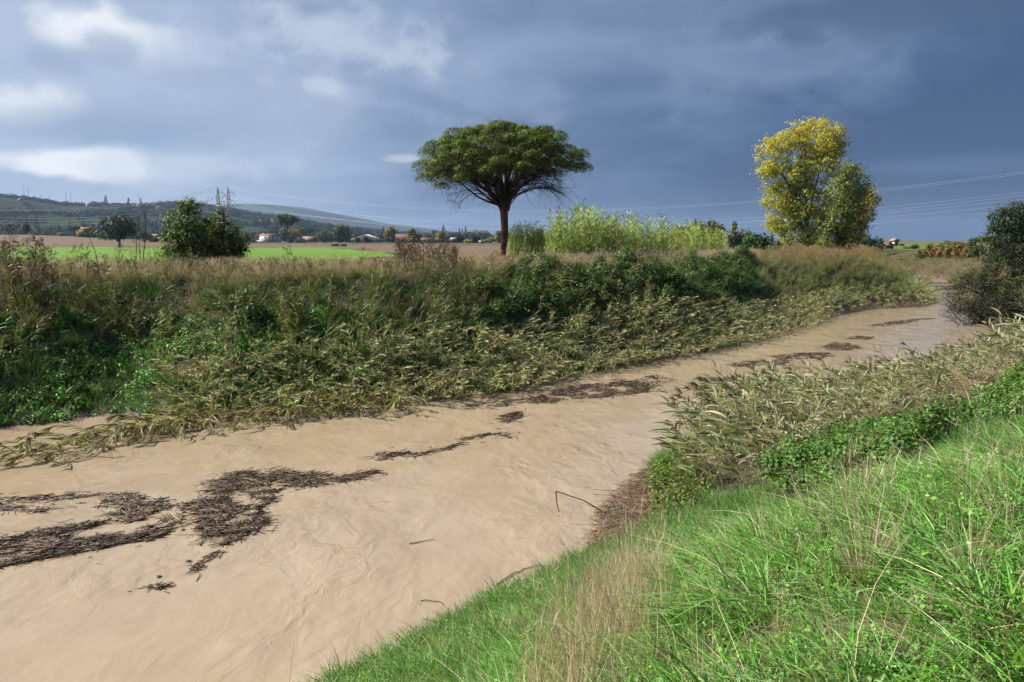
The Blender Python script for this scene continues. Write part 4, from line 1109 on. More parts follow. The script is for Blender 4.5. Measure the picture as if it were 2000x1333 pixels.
# --- giant cane
CANE = [(0.38, 0.52, 0.11), (0.46, 0.60, 0.15), (0.54, 0.66, 0.28), (0.58, 0.64, 0.14), (0.30, 0.44, 0.09)]
def cane_parts(h, plume, cols=CANE):
    return reed_parts(h=h, lean0=.0, lean1=rng.uniform(.02, .14), nleaf=int(h * 7), leafL=(.40, .66), leafW=(.045, .07), cols=cols, stem_col=(0.30, 0.33, 0.12), plume=plume, plume_col=(0.30, 0.17, 0.15), start=.12, droop=.18, wind=.1, r=.016, plumeL=.46)
P_CANE = proto_collection('cane', [merged(cane_parts(rng.uniform(2.9, 3.4), False), 'cane', [M_DRY, M_REED, M_DRY]) for _ in range(6)])
n_ = 520
u = rng.uniform(size=n_)
pxs = 1068 + (1418 - 1068) * rng.uniform(size=n_); Yc = 65 + 5 * rng.uniform(size=n_) + (pxs - 1068) / 350 * 5
hh = np.interp(pxs, [1068, 1100, 1130, 1180, 1260, 1330, 1418], [.8, 1.12, 1.25, 1.18, .98, .84, .76])
pos = np.array([near_base(a, b) for a, b in zip(pxs, Yc)])
plant('cane_thicket', P_CANE, pos[:, 0], pos[:, 1], pos[:, 2], head=math.pi, spread=1.2, smin=.55, smax=1.1, tilt=.035, scl=hh, label='bright green giant cane thicket on the bank top beside the pine', cat='cane')
n_ = 110
pxs = 996 + 66 * rng.uniform(size=n_); pos = np.array([near_base(a, 61.5 + 3 * rng.uniform()) for a in pxs])
plant('small_cane_thicket', P_CANE, pos[:, 0], pos[:, 1], pos[:, 2], head=math.pi, spread=1.2, smin=.6, smax=.82, tilt=.07, label='small stand of pale giant cane right beside the pine trunk', cat='cane')
cane_protos = [cane_parts(h_, True) for h_ in (3.7, 3.9, 3.6)]
cane_meshes = [(a.mesh('stalk', [M_DRY]), b.mesh('leaves', [M_REED]), c_.mesh('plume', [M_DRY])) for a, b, c_ in cane_protos]
CANES = [(1082, 405), (1098, 400), (1110, 410), (1117, 402), (1124, 408), (1132, 404), (1161, 405), (1153, 430), (1168, 424), (1181, 430), (1189, 418), (1206, 430), (1221, 416), (1225, 428), (1257, 432), (1307, 442), (1029, 438), (1095, 420), (1140, 420), (1196, 440)]
ORD = ['first', 'second', 'third', 'fourth', 'fifth', 'sixth', 'seventh', 'eighth', 'ninth', 'tenth', 'eleventh', 'twelfth', 'thirteenth', 'fourteenth', 'fifteenth', 'sixteenth', 'seventeenth', 'eighteenth', 'nineteenth', 'twentieth']
CANES.sort(); CANES.remove((1029, 438)); CANES.append((1029, 438))
for i, (a, b) in enumerate(CANES):
    Y_ = 65.5 + rng.uniform(0, 3)
    bb = near_base(a, Y_); tp = at(a, b, Y_)
    h_ = (3.7, 3.9, 3.6)[i % 3] + .25
    o = empty('giant_cane', bb, math.pi + rng.normal() * .5); s_ = (tp[2] - bb[2]) / h_
    o.scale = (s_, s_, s_)
    tag(o, 'lone plumed giant cane in the small stand by the pine trunk' if a == 1029 else 'pink-plumed cane above the thicket, ' + ORD[i] + ' of the plumes counting from the pine', 'cane', None if a == 1029 else 'plumed canes above the thicket')
    for nm, me in zip(('stalk', 'leaves', 'plume'), cane_meshes[i % 3]):
        q_ = bpy.data.objects.new(nm, me); q_.parent = o; COL.objects.link(q_)
# ------------------------------------------------------------------ the plain: trees, houses, pylons
def far_crown(kind, n_=1100):
    g = G()
    if kind == 'round':   lob = [((0, 0, .62), (.40, .40, .36), 1), ((-.18, .05, .50), (.30, .3, .26), .8), ((.2, -.05, .52), (.28, .28, .26), .8), ((.03, 0, .30), (.32, .32, .22), .7)]
    elif kind == 'poplar': lob = [((0, 0, .55), (.13, .13, .45), 1), ((.03, 0, .35), (.15, .15, .30), 1), ((-.02, 0, .75), (.09, .09, .24), 1)]
    elif kind == 'cypress': lob = [((0, 0, .5), (.075, .075, .5), 1), ((0, 0, .3), (.09, .09, .3), 1)]
    elif kind == 'umbrella': lob = [((0, 0, .84), (.36, .36, .12), 1), ((-.15, 0, .80), (.22, .22, .09), .8), ((.16, 0, .80), (.22, .22, .09), .8), ((0, 0, .93), (.2, .2, .07), .7)]
    else: lob = [((0, 0, .42), (.46, .46, .50), 1), ((-.25, 0, .3), (.3, .3, .32), 1), ((.26, 0, .32), (.3, .3, .34), 1)]
    cl = 60 if kind not in ('cypress',) else 40
    cen, k, d = crown_points(lob, cl, .55)
    per = n_ // cl; ci = np.repeat(np.arange(cl), per); m_ = len(ci)
    sp = .075 if kind in ('round', 'shrub') else .045
    P_ = cen[ci] + rng.normal(size=(m_, 3)) * sp
    P_[:, 2] = np.clip(P_[:, 2], .01, None)
    tone = rng.uniform(.65, 1.25, cl)[ci][:, None] * rng.uniform(.8, 1.2, (m_, 1)) * (1 + rng.normal(size=(m_, 3)) * .06)
    leaves(g, P_, d[ci] + rng.normal(size=(m_, 3)) * .6 + [0, 0, .3], (.115 if kind in ('round', 'shrub') else .085) * rng.uniform(.7, 1.3, m_), tone, aspect=.8)
    return g.mesh('crown', [M_FAR])
def far_trunk(kind):
    g = G(); top = {'umbrella': .78, 'round': .5, 'poplar': .7, 'cypress': .4, 'shrub': .25}[kind]; r = {'umbrella': .018, 'round': .028, 'poplar': .02, 'cypress': .015, 'shrub': .02}[kind]
    tube(g, limb_path((0, 0, -.03), (0, 0, top), 0, .03, 6), np.linspace(r, r * .5, 6), 6)
    for i in range(7 if kind in ('umbrella', 'round') else 3):
        a = i * 2.4; z_ = top * rng.uniform(.6, 1)
        e_ = np.array([math.cos(a) * .25, math.sin(a) * .25, z_ + .14]) if kind in ('umbrella', 'round', 'shrub') else np.array([math.cos(a) * .07, math.sin(a) * .07, z_ + .15])
        tube(g, limb_path((0, 0, z_ * .9), e_, 0, .05, 4), np.linspace(r * .4, r * .12, 4), 4)
    return g.mesh('trunk', [M_BARK])
FAR = {k: [(far_crown(k), far_trunk(k)) for _ in range(3)] for k in ('round', 'poplar', 'cypress', 'umbrella', 'shrub')}
FW = {'round': .86, 'poplar': .32, 'cypress': .2, 'umbrella': .80, 'shrub': 1.1}
NAME = {'round': 'tree', 'poplar': 'poplar', 'cypress': 'cypress', 'umbrella': 'umbrella_pine', 'shrub': 'shrub'}
def far_tree(kind, px, top, wpx, Z, col, label, group=None, i=[0]):
    q_ = at(px, 475, Z); b_ = np.array([q_[0], Z, float(height(q_[0], Z))]); t_ = at(px, top, Z)
    h_ = max(t_[2] - b_[2], .8); w_ = wpx * Z / FPX / FW[kind] * (1.2 if Z >= 450 else 1.0)
    o = empty(NAME[kind], b_, rng.uniform(-3, 3)); o.scale = (w_, w_, h_)
    tag(o, label, {'cypress': 'cypress', 'umbrella': 'pine tree', 'shrub': 'shrub', 'poplar': 'poplar tree'}.get(kind, 'tree'), group)
    i[0] += 1
    cr, tr_ = FAR[kind][i[0] % 3]
    for nm, me in (('crown', cr), ('trunk', tr_)):
        c_ = bpy.data.objects.new(nm, me); c_.parent = o; c_.color = (*[v * 1.7 for v in col], 1) if nm == 'crown' else (1, 1, 1, 1); COL.objects.link(c_)
    return o
DG, MG, OG, YG, YY, SG, RU = (0.035, 0.06, 0.025), (0.06, 0.095, 0.03), (0.09, 0.10, 0.045), (0.15, 0.17, 0.04), (0.27, 0.20, 0.035), (0.10, 0.12, 0.085), (0.17, 0.105, 0.035)
T = far_tree
HED, POPG, CYG, WOODB = 'shrubs of the field hedge', 'poplars at the farm buildings', 'cypresses along the farm lane', 'trees behind the farms'
T('poplar', 53, 432, 12, 400, (0.13, 0.15, 0.045), 'slim yellow-topped poplar alone beyond the ploughed field')
T('umbrella', 147, 443, 24, 380, (0.05, 0.08, 0.03), 'small umbrella pine beside the orange house')
T('shrub', 72, 457, 12, 380, DG, 'low dark shrub at the start of the field hedge', HED)
T('shrub', 90, 457, 14, 380, MG, 'green shrub next along the field hedge', HED)
T('shrub', 104, 456, 14, 380, MG, 'round green shrub in the middle of the field hedge', HED)
T('shrub', 122, 454, 20, 380, YG, 'large yellow-green shrub ending the field hedge', HED)
T('shrub', 162, 451, 20, 370, (0.16, 0.18, 0.035), 'yellow-green shrub in front of the orange house')
T('round', 185, 448, 20, 390, MG, 'green tree between the orange house and the dark field tree')
T('round', 282, 452, 18, 330, OG, 'greyish tree behind the bare saplings')
T('shrub', 296, 456, 16, 330, SG, 'grey-green shrub beside the low white house')
T('shrub', 303, 462, 14, 325, MG, 'low green shrub under the low white house wall')
T('shrub', 492, 466, 22, 560, SG, 'grey olive shrub beside the white farmhouse')
T('shrub', 502, 464, 12, 620, SG, 'grey-green shrub at the corner of the white farmhouse')
T('shrub', 548, 467, 10, 560, MG, 'dark green shrub between the white farmhouse and the tall pine')
T('umbrella', 563, 420, 36, 470, (0.04, 0.085, 0.022), 'tall umbrella pine with a long bare trunk by the white farmhouse')
T('poplar', 556, 443, 14, 600, (0.11, 0.13, 0.05), 'pale green poplar behind the tall pine trunk')
T('round', 570, 447, 18, 610, (0.21, 0.19, 0.035), 'yellow-green tree behind the tall pine')
T('round', 580, 448, 14, 620, (0.26, 0.17, 0.03), 'orange-yellow tree behind the tall pine')
T('shrub', 568, 464, 12, 520, DG, 'dark shrub at the foot of the tall pine')
T('umbrella', 598, 446, 28, 640, (0.045, 0.085, 0.03), 'broad low pine above the long pink-roofed house')
T('round', 605, 460, 16, 650, DG, 'dark tree behind the long pink-roofed house')
T('shrub', 588, 464, 22, 540, SG, 'dusty grey shrub in front of the long pink-roofed house')
T('round', 632, 452, 26, 570, (0.13, 0.15, 0.045), 'pale green tree to the side of the long house')
T('round', 648, 454, 24, 580, (0.10, 0.09, 0.055), 'brownish thin tree next to the tall poplars')
T('poplar', 661, 441, 14, 520, (0.10, 0.125, 0.035), 'wide green poplar of the group of three, facing the long house', POPG)
T('poplar', 668, 439, 15, 523, (0.115, 0.13, 0.035), 'tallest green poplar in the middle of the group of three', POPG)
T('poplar', 677, 443, 11, 520, (0.085, 0.11, 0.032), 'narrow dark poplar of the group of three, facing the marquee', POPG)
T('shrub', 655, 477, 18, 210, DG, 'dark bush at the corner of the green field', None)
T('shrub', 671, 478, 12, 214, (0.07, 0.07, 0.035), 'brownish bush beside the dark bush at the field corner')
T('round', 697, 454, 12, 640, OG, 'small pale tree behind the white marquee')
T('round', 739, 456, 14, 650, YG, 'yellow-green tree behind the far end of the marquee')
T('cypress', 698, 464, 6, 530, DG, 'little dark cypress before the marquee, nearest the poplars', CYG)
T('cypress', 715, 464, 7, 528, DG, 'middle dark cypress standing before the marquee', CYG)
T('cypress', 721, 467, 6, 528, DG, 'short dark cypress close to the middle one before the marquee', CYG)
T('shrub', 735, 471, 11, 528, (0.05, 0.06, 0.035), 'dark shrub at the end of the marquee')
T('shrub', 686, 470, 12, 540, DG, 'dark shrub between poplars and marquee')
T('poplar', 757, 446, 10, 500, (0.20, 0.17, 0.04), 'yellow poplar of the pair before the red-roofed barn, facing the marquee', POPG)
T('poplar', 766, 443, 11, 500, (0.19, 0.17, 0.04), 'taller yellow poplar of the pair before the red-roofed barn', POPG)
T('poplar', 806, 448, 16, 500, (0.23, 0.19, 0.04), 'broad yellow poplar in front of the barn', POPG)
T('poplar', 862, 450, 14, 500, (0.24, 0.20, 0.045), 'yellow poplar between barn and cypress row', POPG)
T('poplar', 857, 455, 10, 505, (0.14, 0.15, 0.045), 'greener poplar leaning on the yellow one past the barn', POPG)
for a, b, w_, c_, l in ((780, 472, 10, DG, 'dark round shrub at the barn wall'), (790, 472, 9, DG, 'second dark round shrub at the barn wall'), (821, 471, 8, DG, 'dark shrub past the broad yellow poplar'), (832, 474, 10, DG, 'dark shrub under the end of the barn'),
                        (840, 466, 16, OG, 'olive tree beyond the barn'), (852, 466, 14, MG, 'green tree before the yellow poplar past the barn'), (876, 471, 10, DG, 'dark shrub before the red hut')):
    T('shrub', a, b, w_, 505, c_, l)
for k_, (a, b) in enumerate(((893, 464), (897, 463), (903, 462))): T('cypress', a, b, 4, 490, (0.03, 0.055, 0.025), ['thin cypress beside the red hut', 'middle cypress of the three beside the red hut', 'tallest cypress of the three beside the red hut'][k_], CYG)
for k_, (a, b) in enumerate(((925, 463), (930, 461), (935, 463))): T('cypress', a, b, 4, 490, (0.03, 0.055, 0.025), ['first of three cypresses between the yellow trees', 'middle one of three cypresses between the yellow trees', 'last of three cypresses between the yellow trees'][k_], CYG)
T('round', 884, 467, 16, 520, YY, 'rusty yellow tree above the red hut')
T('round', 914, 468, 18, 500, (0.22, 0.20, 0.045), 'yellow-green round tree between the two cypress groups')
T('round', 948, 468, 18, 500, (0.20, 0.18, 0.045), 'yellowish tree past the last cypress')
T('round', 960, 464, 16, 505, (0.16, 0.17, 0.045), 'yellow-green tree close to the pine trunk')
T('poplar', 972, 451, 10, 480, (0.20, 0.18, 0.04), 'yellow poplar seen just beside the pine trunk')
T('poplar', 979, 450, 8, 480, (0.12, 0.13, 0.035), 'green poplar half hidden by the pine trunk')
for k_, (a, b, w_) in enumerate(((835, 455, 22), (850, 452, 26), (875, 452, 30), (895, 455, 28), (915, 453, 30), (935, 450, 30), (948, 452, 18))):
    T('round', a, b, w_, 900 + 15 * k_, (0.085, 0.11, 0.06), 'pale green tree in the distant wood behind the farms, ' + ORD[k_] + ' from the barn', WOODB)
for k_, (a, b, w_) in enumerate(((1048, 450, 14), (1058, 449, 14), (1069, 450, 12))):
    T('poplar', a, b, w_, 260 + 3 * k_, (0.085, 0.10, 0.035), ['dark green poplar at the gap between the cane stands, nearest the pine', 'middle poplar at the gap between the cane stands', 'poplar at the gap, partly behind the tall cane'][k_])
for a, b, w_, c_, l in ((1322, 444, 26, (0.16, 0.16, 0.035), 'yellowish tree above the cane thicket'), (1338, 441, 24, (0.17, 0.15, 0.035), 'yellow-brown tree above the cane thicket'), (1362, 431, 30, (0.12, 0.125, 0.035), 'tall green-yellow tree above the cane thicket'),
                        (1383, 433, 24, (0.115, 0.12, 0.04), 'olive green tree above the end of the cane thicket'), (1405, 437, 18, (0.13, 0.12, 0.04), 'brown-green tree at the end of the cane thicket')):
    T('round', a, b, w_, 190, c_, l)
T('poplar', 1394, 430, 12, 188, (0.12, 0.115, 0.04), 'upright poplar among the trees above the cane')
T('poplar', 1434, 434, 12, 170, (0.13, 0.12, 0.05), 'brownish poplar behind the silver willow')
T('round', 1432, 450, 36, 150, (0.14, 0.155, 0.10), 'silvery willow beside the cane thicket')
T('round', 1452, 448, 26, 156, (0.15, 0.165, 0.11), 'smaller silvery willow behind the dark round bush')
T('shrub', 1474, 452, 56, 125, (0.045, 0.085, 0.02), 'dense dark green round tree near the yellow poplar')
T('poplar', 1507, 459, 9, 210, OG, 'thin olive poplar between round tree and yellow poplar')
T('round', 1518, 470, 12, 230, DG, 'small dark tree before the orange hut')
T('round', 1527, 474, 10, 240, MG, 'small green tree beside the orange hut')
T('shrub', 1541, 476, 16, 200, MG, 'green shrub under the yellow poplar')
T('shrub', 1520, 485, 40, 130, (0.08, 0.14, 0.05), 'low pale green bush in front of the orange hut')
T('round', 1600, 462, 44, 128, DG, 'dark tree in the shade between the two poplars')
for a, b, w_, c_, l in ((1662, 452, 30, DG, 'dark conifer behind the green tree'), (1685, 462, 24, (0.07, 0.095, 0.075), 'blue-grey conifer in the small grove'), (1697, 460, 18, (0.05, 0.08, 0.05), 'dark pointed conifer of the small grove'), (1714, 464, 24, (0.055, 0.08, 0.055), 'dark conifer ending the small grove')):
    T('round', a, b, w_, 190, c_, l)
T('shrub', 1707, 480, 24, 170, (0.09, 0.10, 0.035), 'olive bush before the orange-roofed hut')
T('round', 1749, 480, 8, 300, MG, 'tiny tree behind the little white house')
T('round', 1762, 481, 9, 300, MG, 'tiny green tree past the little white house')
T('shrub', 1774, 482, 20, 240, (0.11, 0.13, 0.07), 'pale rounded bush past the little white house')
T('round', 1787, 478, 14, 230, DG, 'dark pointed tree before the rusty hedge')
RUH = 'rusty hedge shrubs on the right bank'
for a, b, w_, c_, l in ((1800, 486, 30, (0.12, 0.11, 0.04), 'low olive shrub at the start of the rusty hedge'), (1823, 476, 34, (0.17, 0.12, 0.035), 'orange-brown shrub in the rusty hedge'), (1838, 474, 26, RU, 'deep rust shrub in the rusty hedge'), (1855, 475, 24, (0.15, 0.13, 0.04), 'yellow-brown shrub in the rusty hedge'),
                        (1875, 474, 30, RU, 'broad rust shrub in the rusty hedge'), (1893, 477, 26, (0.14, 0.12, 0.04), 'olive-brown shrub at the end of the rusty hedge'), (1912, 478, 30, DG, 'dark shrub between hedge and dark oak')):
    T('shrub', a, b, w_, float(np.interp(a, [1800, 1823, 1838, 1855, 1875, 1893, 1912], [160, 152, 146, 138, 131, 126, 122])), c_, l, RUH)
T('umbrella', 1918, 463, 34, 150, (0.05, 0.11, 0.025), 'flat bright green pine top behind the rusty hedge')
T('round', 1897, 468, 18, 160, DG, 'dark tree next to the flat pine top')
T('round', 1858, 471, 40, 170, MG, 'green tree line behind the rusty hedge')

# bare saplings and bare stems on the bank top
def sapling(name, label, base, tip, n_=16, r=.012, spread=.5, mat=None, curve=0.0, group=None):
    o = tag(empty(name, base), label, 'sapling', group); g = G(); gb = G()
    e_ = np.asarray(tip) - np.asarray(base); L = np.linalg.norm(e_)
    t = np.linspace(0, 1, 9)[:, None]; p_ = e_ * t; p_[:, 0] += curve * L * np.sin(np.pi * t[:, 0]); p_ = p_ + np.cumsum(rng.normal(size=(9, 3)), 0) * .006 * L
    tube(g, p_, np.linspace(r, r * .3, 9), 5); g.build('stem', mat or M_TWIG, o, smooth=True)
    if n_:
        for j in range(n_):
            k_ = rng.integers(2, 9); b2 = p_[k_] + (unit(e_) + rng.normal(size=3) * spread + [0, 0, .3]) * L * rng.uniform(.08, .22)
            tube(gb, limb_path(p_[k_], b2, 0, .1, 4), np.linspace(r * .4, r * .15, 4), 3)
        tag(gb.build('twigs', mat or M_TWIG, o), kind='stuff')
    return o
def bank_pt(px, Y): return near_base(px, Y)
sapling('bare_shoot', 'long bent bare stem arching over the green field', bank_pt(190, 31), at(156, 432, 31), 2, .022, .2, curve=.08)
sapling('bare_shoot', 'thin bare stem below the field tree', bank_pt(233, 33), at(233, 470, 33), 8, .014)
sapling('bare_shoot', 'leaning bare stem beside the thin one below the field tree', bank_pt(229, 33), at(221, 480, 33), 6, .012)
sapling('bare_shoot', 'short dark stem at the foot of the bent one', bank_pt(183, 31.5), at(174, 485, 31.5), 3, .010)
sapling('bare_sapling', 'reddish bare sapling standing between field tree and oaks', bank_pt(278, 52), at(283, 415, 52), 26, .03, .4)
sapling('bare_sapling', 'thin upright sapling between field tree and oaks', bank_pt(272, 50), at(271, 430, 50), 18, .025, .35)
sapling('bare_sapling', 'short grey sapling just past the field tree', bank_pt(264, 49), at(264, 445, 49), 16, .02, .4)
yb = bank_pt(285, 34)
o = tag(empty('yellow_weed', yb), 'tall yellow-green flowering weed in front of the young oaks', 'weed')
gy, gs_ = G(), G()
for i in range(26):
    b_ = np.array([rng.normal() * .55, rng.normal() * .3, 0]); e_ = b_ + np.array([rng.normal() * .15, rng.normal() * .15, rng.uniform(.8, 1.75)])
    sticks(gs_, b_[None], e_[None], .007, np.array([(.2, .2, .05)]))
    n_ = 34; t_ = rng.uniform(.45, 1, n_)[:, None]
    leaves(gy, b_ + (e_ - b_) * t_ + rng.normal(size=(n_, 3)) * .07, rng.normal(size=(n_, 3)), .055, pick([(.36, .34, .05), (.28, .30, .06), (.2, .24, .05)], n_, .2))
tag(gs_.build('stems', M_DRY, o), kind='stuff'); tag(gy.build('flower_heads', M_LEAF, o), kind='stuff')

# ---- houses
M_WHITEW = solid('white_render', (0.78, 0.77, 0.74), (0.66, 0.65, 0.62), .8, .9, .2)
M_PINKW = solid('pink_render', (0.50, 0.36, 0.27), (0.42, 0.30, 0.23), .8, .9, .2)
M_ORW = solid('orange_render', (0.42, 0.22, 0.13), (0.35, 0.19, 0.12), .8, .9, .2)
M_TILE = solid('roof_tiles', (0.30, 0.17, 0.10), (0.20, 0.12, 0.075), 2.5, .9, .2, .4)
M_PTILE = solid('pale_roof_tiles', (0.40, 0.25, 0.19), (0.28, 0.18, 0.14), 2.5, .9, .2, .4)
M_REDR = solid('red_roof', (0.17, 0.062, 0.05), (0.12, 0.05, 0.042), 1.5, .8, .3)
M_DARKW = solid('dark_wall', (0.10, 0.055, 0.045), (0.07, 0.04, 0.035), .8, .9, .2)
M_GLASS = solid('window_glass', (0.03, 0.035, 0.045), (0.05, 0.055, 0.065), .4, .15, .6)
M_WOOD = solid('door_wood', (0.14, 0.08, 0.05), None, 3, .7, .3)
M_CANVAS = solid('white_canvas', (0.78, 0.79, 0.82), (0.68, 0.69, 0.73), .3, .6, .4)
M_METAL = solid('grey_metal', (0.30, 0.30, 0.31), (0.22, 0.22, 0.23), .3, .5, .5)
def gable(g, w_, d_, z0, rise, over=.5, thick=.18, along_x=True):
    x = w_ / 2 + over; y = d_ / 2 + over
    if along_x: A = [[-x, -y, z0], [x, -y, z0], [x, 0, z0 + rise], [-x, 0, z0 + rise], [x, y, z0], [-x, y, z0]]
    else: A = [[-x, -y, z0], [-x, y, z0], [0, y, z0 + rise], [0, -y, z0 + rise], [x, y, z0], [x, -y, z0]]
    A = np.array(A, float); B_ = A - [0, 0, thick]
    V_ = np.vstack([A, B_])
    g.add(V_, q=[[0, 1, 2, 3], [3, 2, 4, 5], [6, 9, 8, 7], [9, 11, 10, 8], [0, 6, 7, 1], [5, 4, 10, 11], [0, 3, 9, 6], [3, 5, 11, 9], [1, 7, 8, 2], [2, 8, 10, 4]])
def house(name, label, cat, px, Z, wpx, d_, wall_h, rise, mw, mr, wins=((-.25, .3), (.25, .3)), door=0.0, rz=0.0, along_x=True, chimney=None, group=None, base_y=None, win=(1.0, 1.3)):
    q_ = at(px, 475, Z); b_ = np.array([q_[0], Z, float(height(q_[0], Z))])
    if base_y is not None: b_ = np.asarray(base_y)
    w_ = wpx * Z / FPX
    o = tag(empty(name, b_, rz), label, cat, group)
    g = G(); box(g, (0, 0, wall_h / 2 - .25), (w_, d_, wall_h + .5))
    if along_x: V_ = [[-w_ / 2, -d_ / 2, wall_h], [-w_ / 2, d_ / 2, wall_h], [-w_ / 2, 0, wall_h + rise * .93], [w_ / 2, -d_ / 2, wall_h], [w_ / 2, d_ / 2, wall_h], [w_ / 2, 0, wall_h + rise * .93]]
    else: V_ = [[-w_ / 2, -d_ / 2, wall_h], [w_ / 2, -d_ / 2, wall_h], [0, -d_ / 2, wall_h + rise * .93], [-w_ / 2, d_ / 2, wall_h], [w_ / 2, d_ / 2, wall_h], [0, d_ / 2, wall_h + rise * .93]]
    g.add(V_, t=[[0, 1, 2], [3, 5, 4]]); g.build('wall', mw, o)
    g = G(); gable(g, w_, d_, wall_h + .02, rise, along_x=along_x); r_ = g.build('roof', mr, o)
    if chimney is not None:
        g = G(); box(g, (chimney * w_, d_ * .15, wall_h + rise * .9), (.7, .7, 1.6)); box(g, (chimney * w_, d_ * .15, wall_h + rise * .9 + .85), (.9, .9, .15)); c_ = g.build('chimney', mw, r_)
    for (fx, fz) in wins:
        g = G(); box(g, (fx * w_, -d_ / 2 - .01, fz * wall_h), (win[0], .08, win[1])); wn = g.build('window', M_WOOD, o)
        g = G(); box(g, (fx * w_, -d_ / 2 - .04, fz * wall_h), (win[0] * .8, .06, win[1] * .84)); g.build('pane', M_GLASS, wn)
    if door is not None:
        g = G(); box(g, (door * w_, -d_ / 2 - .015, 1.05), (1.1, .09, 2.1)); g.build('door', M_WOOD, o)
    return o
h1 = house('farmhouse', 'white two-storey farmhouse with a tiled roof across the green field', 'house', 526, 590, 31, 9, 4.9, 1.5, M_WHITEW, M_TILE, ((-.32, .28), (-.12, .75), (.12, .75), (.33, .75), (.3, .28)), .02, chimney=-.38, win=(1.1, 1.5))
g = G(); gb_ = G(); box(g, (-3.2, -5.6, .9), (9.5, .3, 1.8)); g.build('garden_wall', M_WHITEW, h1)
g = G(); box(g, (3.6, -5.6, 2.55), (4.4, 2.2, .14)); g.build('porch_roof', M_TILE, h1)
for xx in (1.6, 5.6):
    g = G(); box(g, (xx, -6.4, 1.25), (.22, .22, 2.5)); g.build('porch_post', M_WOOD, h1)
house('long_house', 'long single-storey house with a pale pink tiled roof', 'house', 606, 575, 24, 8, 2.9, 1.4, M_PINKW, M_PTILE, ((-.3, .55), (-.05, .55), (.2, .55), (.4, .55)), .06)
house('orange_house', 'orange-walled house half hidden behind shrubs and the dark field tree', 'house', 170, 410, 22, 8, 3.6, 1.4, M_ORW, M_TILE, ((-.25, .55), (.25, .55)), 0.0, chimney=.3)
house('low_house', 'low white house with a pink roof seen past the bare saplings', 'house', 306, 420, 15, 7, 2.6, 1.1, M_WHITEW, M_PTILE, ((-.25, .55), (.25, .55)), 0.0)
house('red_hut', 'small red brick house with a pale roof beside the cypresses', 'house', 887, 512, 11, 5, 2.4, 1.0, solid('red_brick', (0.30, 0.10, 0.06), (0.22, 0.08, 0.05), 3, .9, .2), M_METAL, ((-.25, .5), (.25, .5)), 0.0)
house('yellow_shed', 'tiny cream shed in the ploughed field past the cypresses', 'shed', 941, 400, 8, 2.2, 1.0, .5, solid('cream_paint', (0.62, 0.52, 0.30), (0.52, 0.43, 0.25), 1, .9, .2), solid('cream_roof', (0.6, 0.52, 0.34), None, 1, .9, .2), (), 0.0)
house('orange_hut', 'hut with an orange tiled roof by the upper river', 'hut', 1729, 230, 17, 4, 1.2, .8, M_DARKW, solid('orange_tiles', (0.34, 0.19, 0.085), (0.26, 0.13, 0.06), 2.5, .9, .2), ((-.25, .6), (.25, .6)), 0.0, rz=.25)
house('little_house', 'little white house far upriver past the orange-roofed hut', 'house', 1747, 300, 7, 3, 2.0, .9, M_WHITEW, M_PTILE, ((.2, .6),), -.1, along_x=False)
house('pink_house', 'pink-roofed house glimpsed between the round tree and the yellow poplar', 'house', 1534, 300, 9, 5, 2.4, 1.0, M_ORW, M_PTILE, ((-.2, .6), (.2, .6)), 0.0)
# barn
b_ = house('barn', 'long dark barn with a low red roof behind the yellow poplars', 'barn', 797, 560, 52, 16, 3.4, 2.6, M_DARKW, M_REDR, tuple((-.42 + .14 * i, .6) for i in range(7)), 0.02, win=(1.4, 1.0))
house('barn_annex', 'low dark annex with a red roof joining the end of the barn', 'barn', 836, 545, 24, 9, 2.2, 1.2, M_DARKW, M_REDR, ((-.25, .6), (.1, .6), (.35, .6)), None)
# marquee
q_ = at(717, 475, 560); mo = tag(empty('marquee', (q_[0], 560, float(height(q_[0], 560)))), 'white open-sided marquee with a shallow gable among the farms', 'marquee')
g = G(); gable(g, 18.6, 16, 2.2, 3.4, .4, .25, along_x=False); g.build('canopy', M_CANVAS, mo)
g = G(); g.add([[-9.3, -8.05, 2.05], [9.3, -8.05, 2.05], [0, -8.05, 5.2]], t=[[0, 1, 2]]); g.build('gable_panel', M_CANVAS, mo)
for xx in np.linspace(-9, 9, 7):
    g = G(); box(g, (xx, -7.9, 1.0), (.25, .25, 2.1)); g.build('post', M_METAL, mo)
g = G(); box(g, (0, 7.6, 1.0), (18, .2, 2.0)); g.build('back_panel', M_CANVAS, mo)
# white parked car by the farmhouse
q_ = at(553, 475, 560); co = tag(empty('parked_car', (q_[0], 560, float(height(q_[0], 560))), .2), 'white car parked beside the white farmhouse', 'car')
g = G(); box(g, (0, 0, .62), (4.2, 1.75, .62)); box(g, (0, 0, .35), (3.6, 1.7, .3)); g.build('body', M_CANVAS, co)
g = G(); V_ = np.array([[-1.4, -.8, .93], [1.3, -.8, .93], [1.3, .8, .93], [-1.4, .8, .93], [-1.0, -.65, 1.45], [.7, -.65, 1.45], [.7, .65, 1.45], [-1.0, .65, 1.45]])
g.add(V_, q=[[4, 5, 6, 7], [0, 1, 5, 4], [1, 2, 6, 5], [2, 3, 7, 6], [3, 0, 4, 7]]); g.build('cabin', M_GLASS, co)
for (xx, yy) in ((-1.3, -.85), (1.3, -.85), (-1.3, .85), (1.3, .85)):
    g = G(); tube(g, [[xx, yy - .1, .32], [xx, yy + .1, .32]], .32, 10); g.build('wheel', M_GLASS, co)

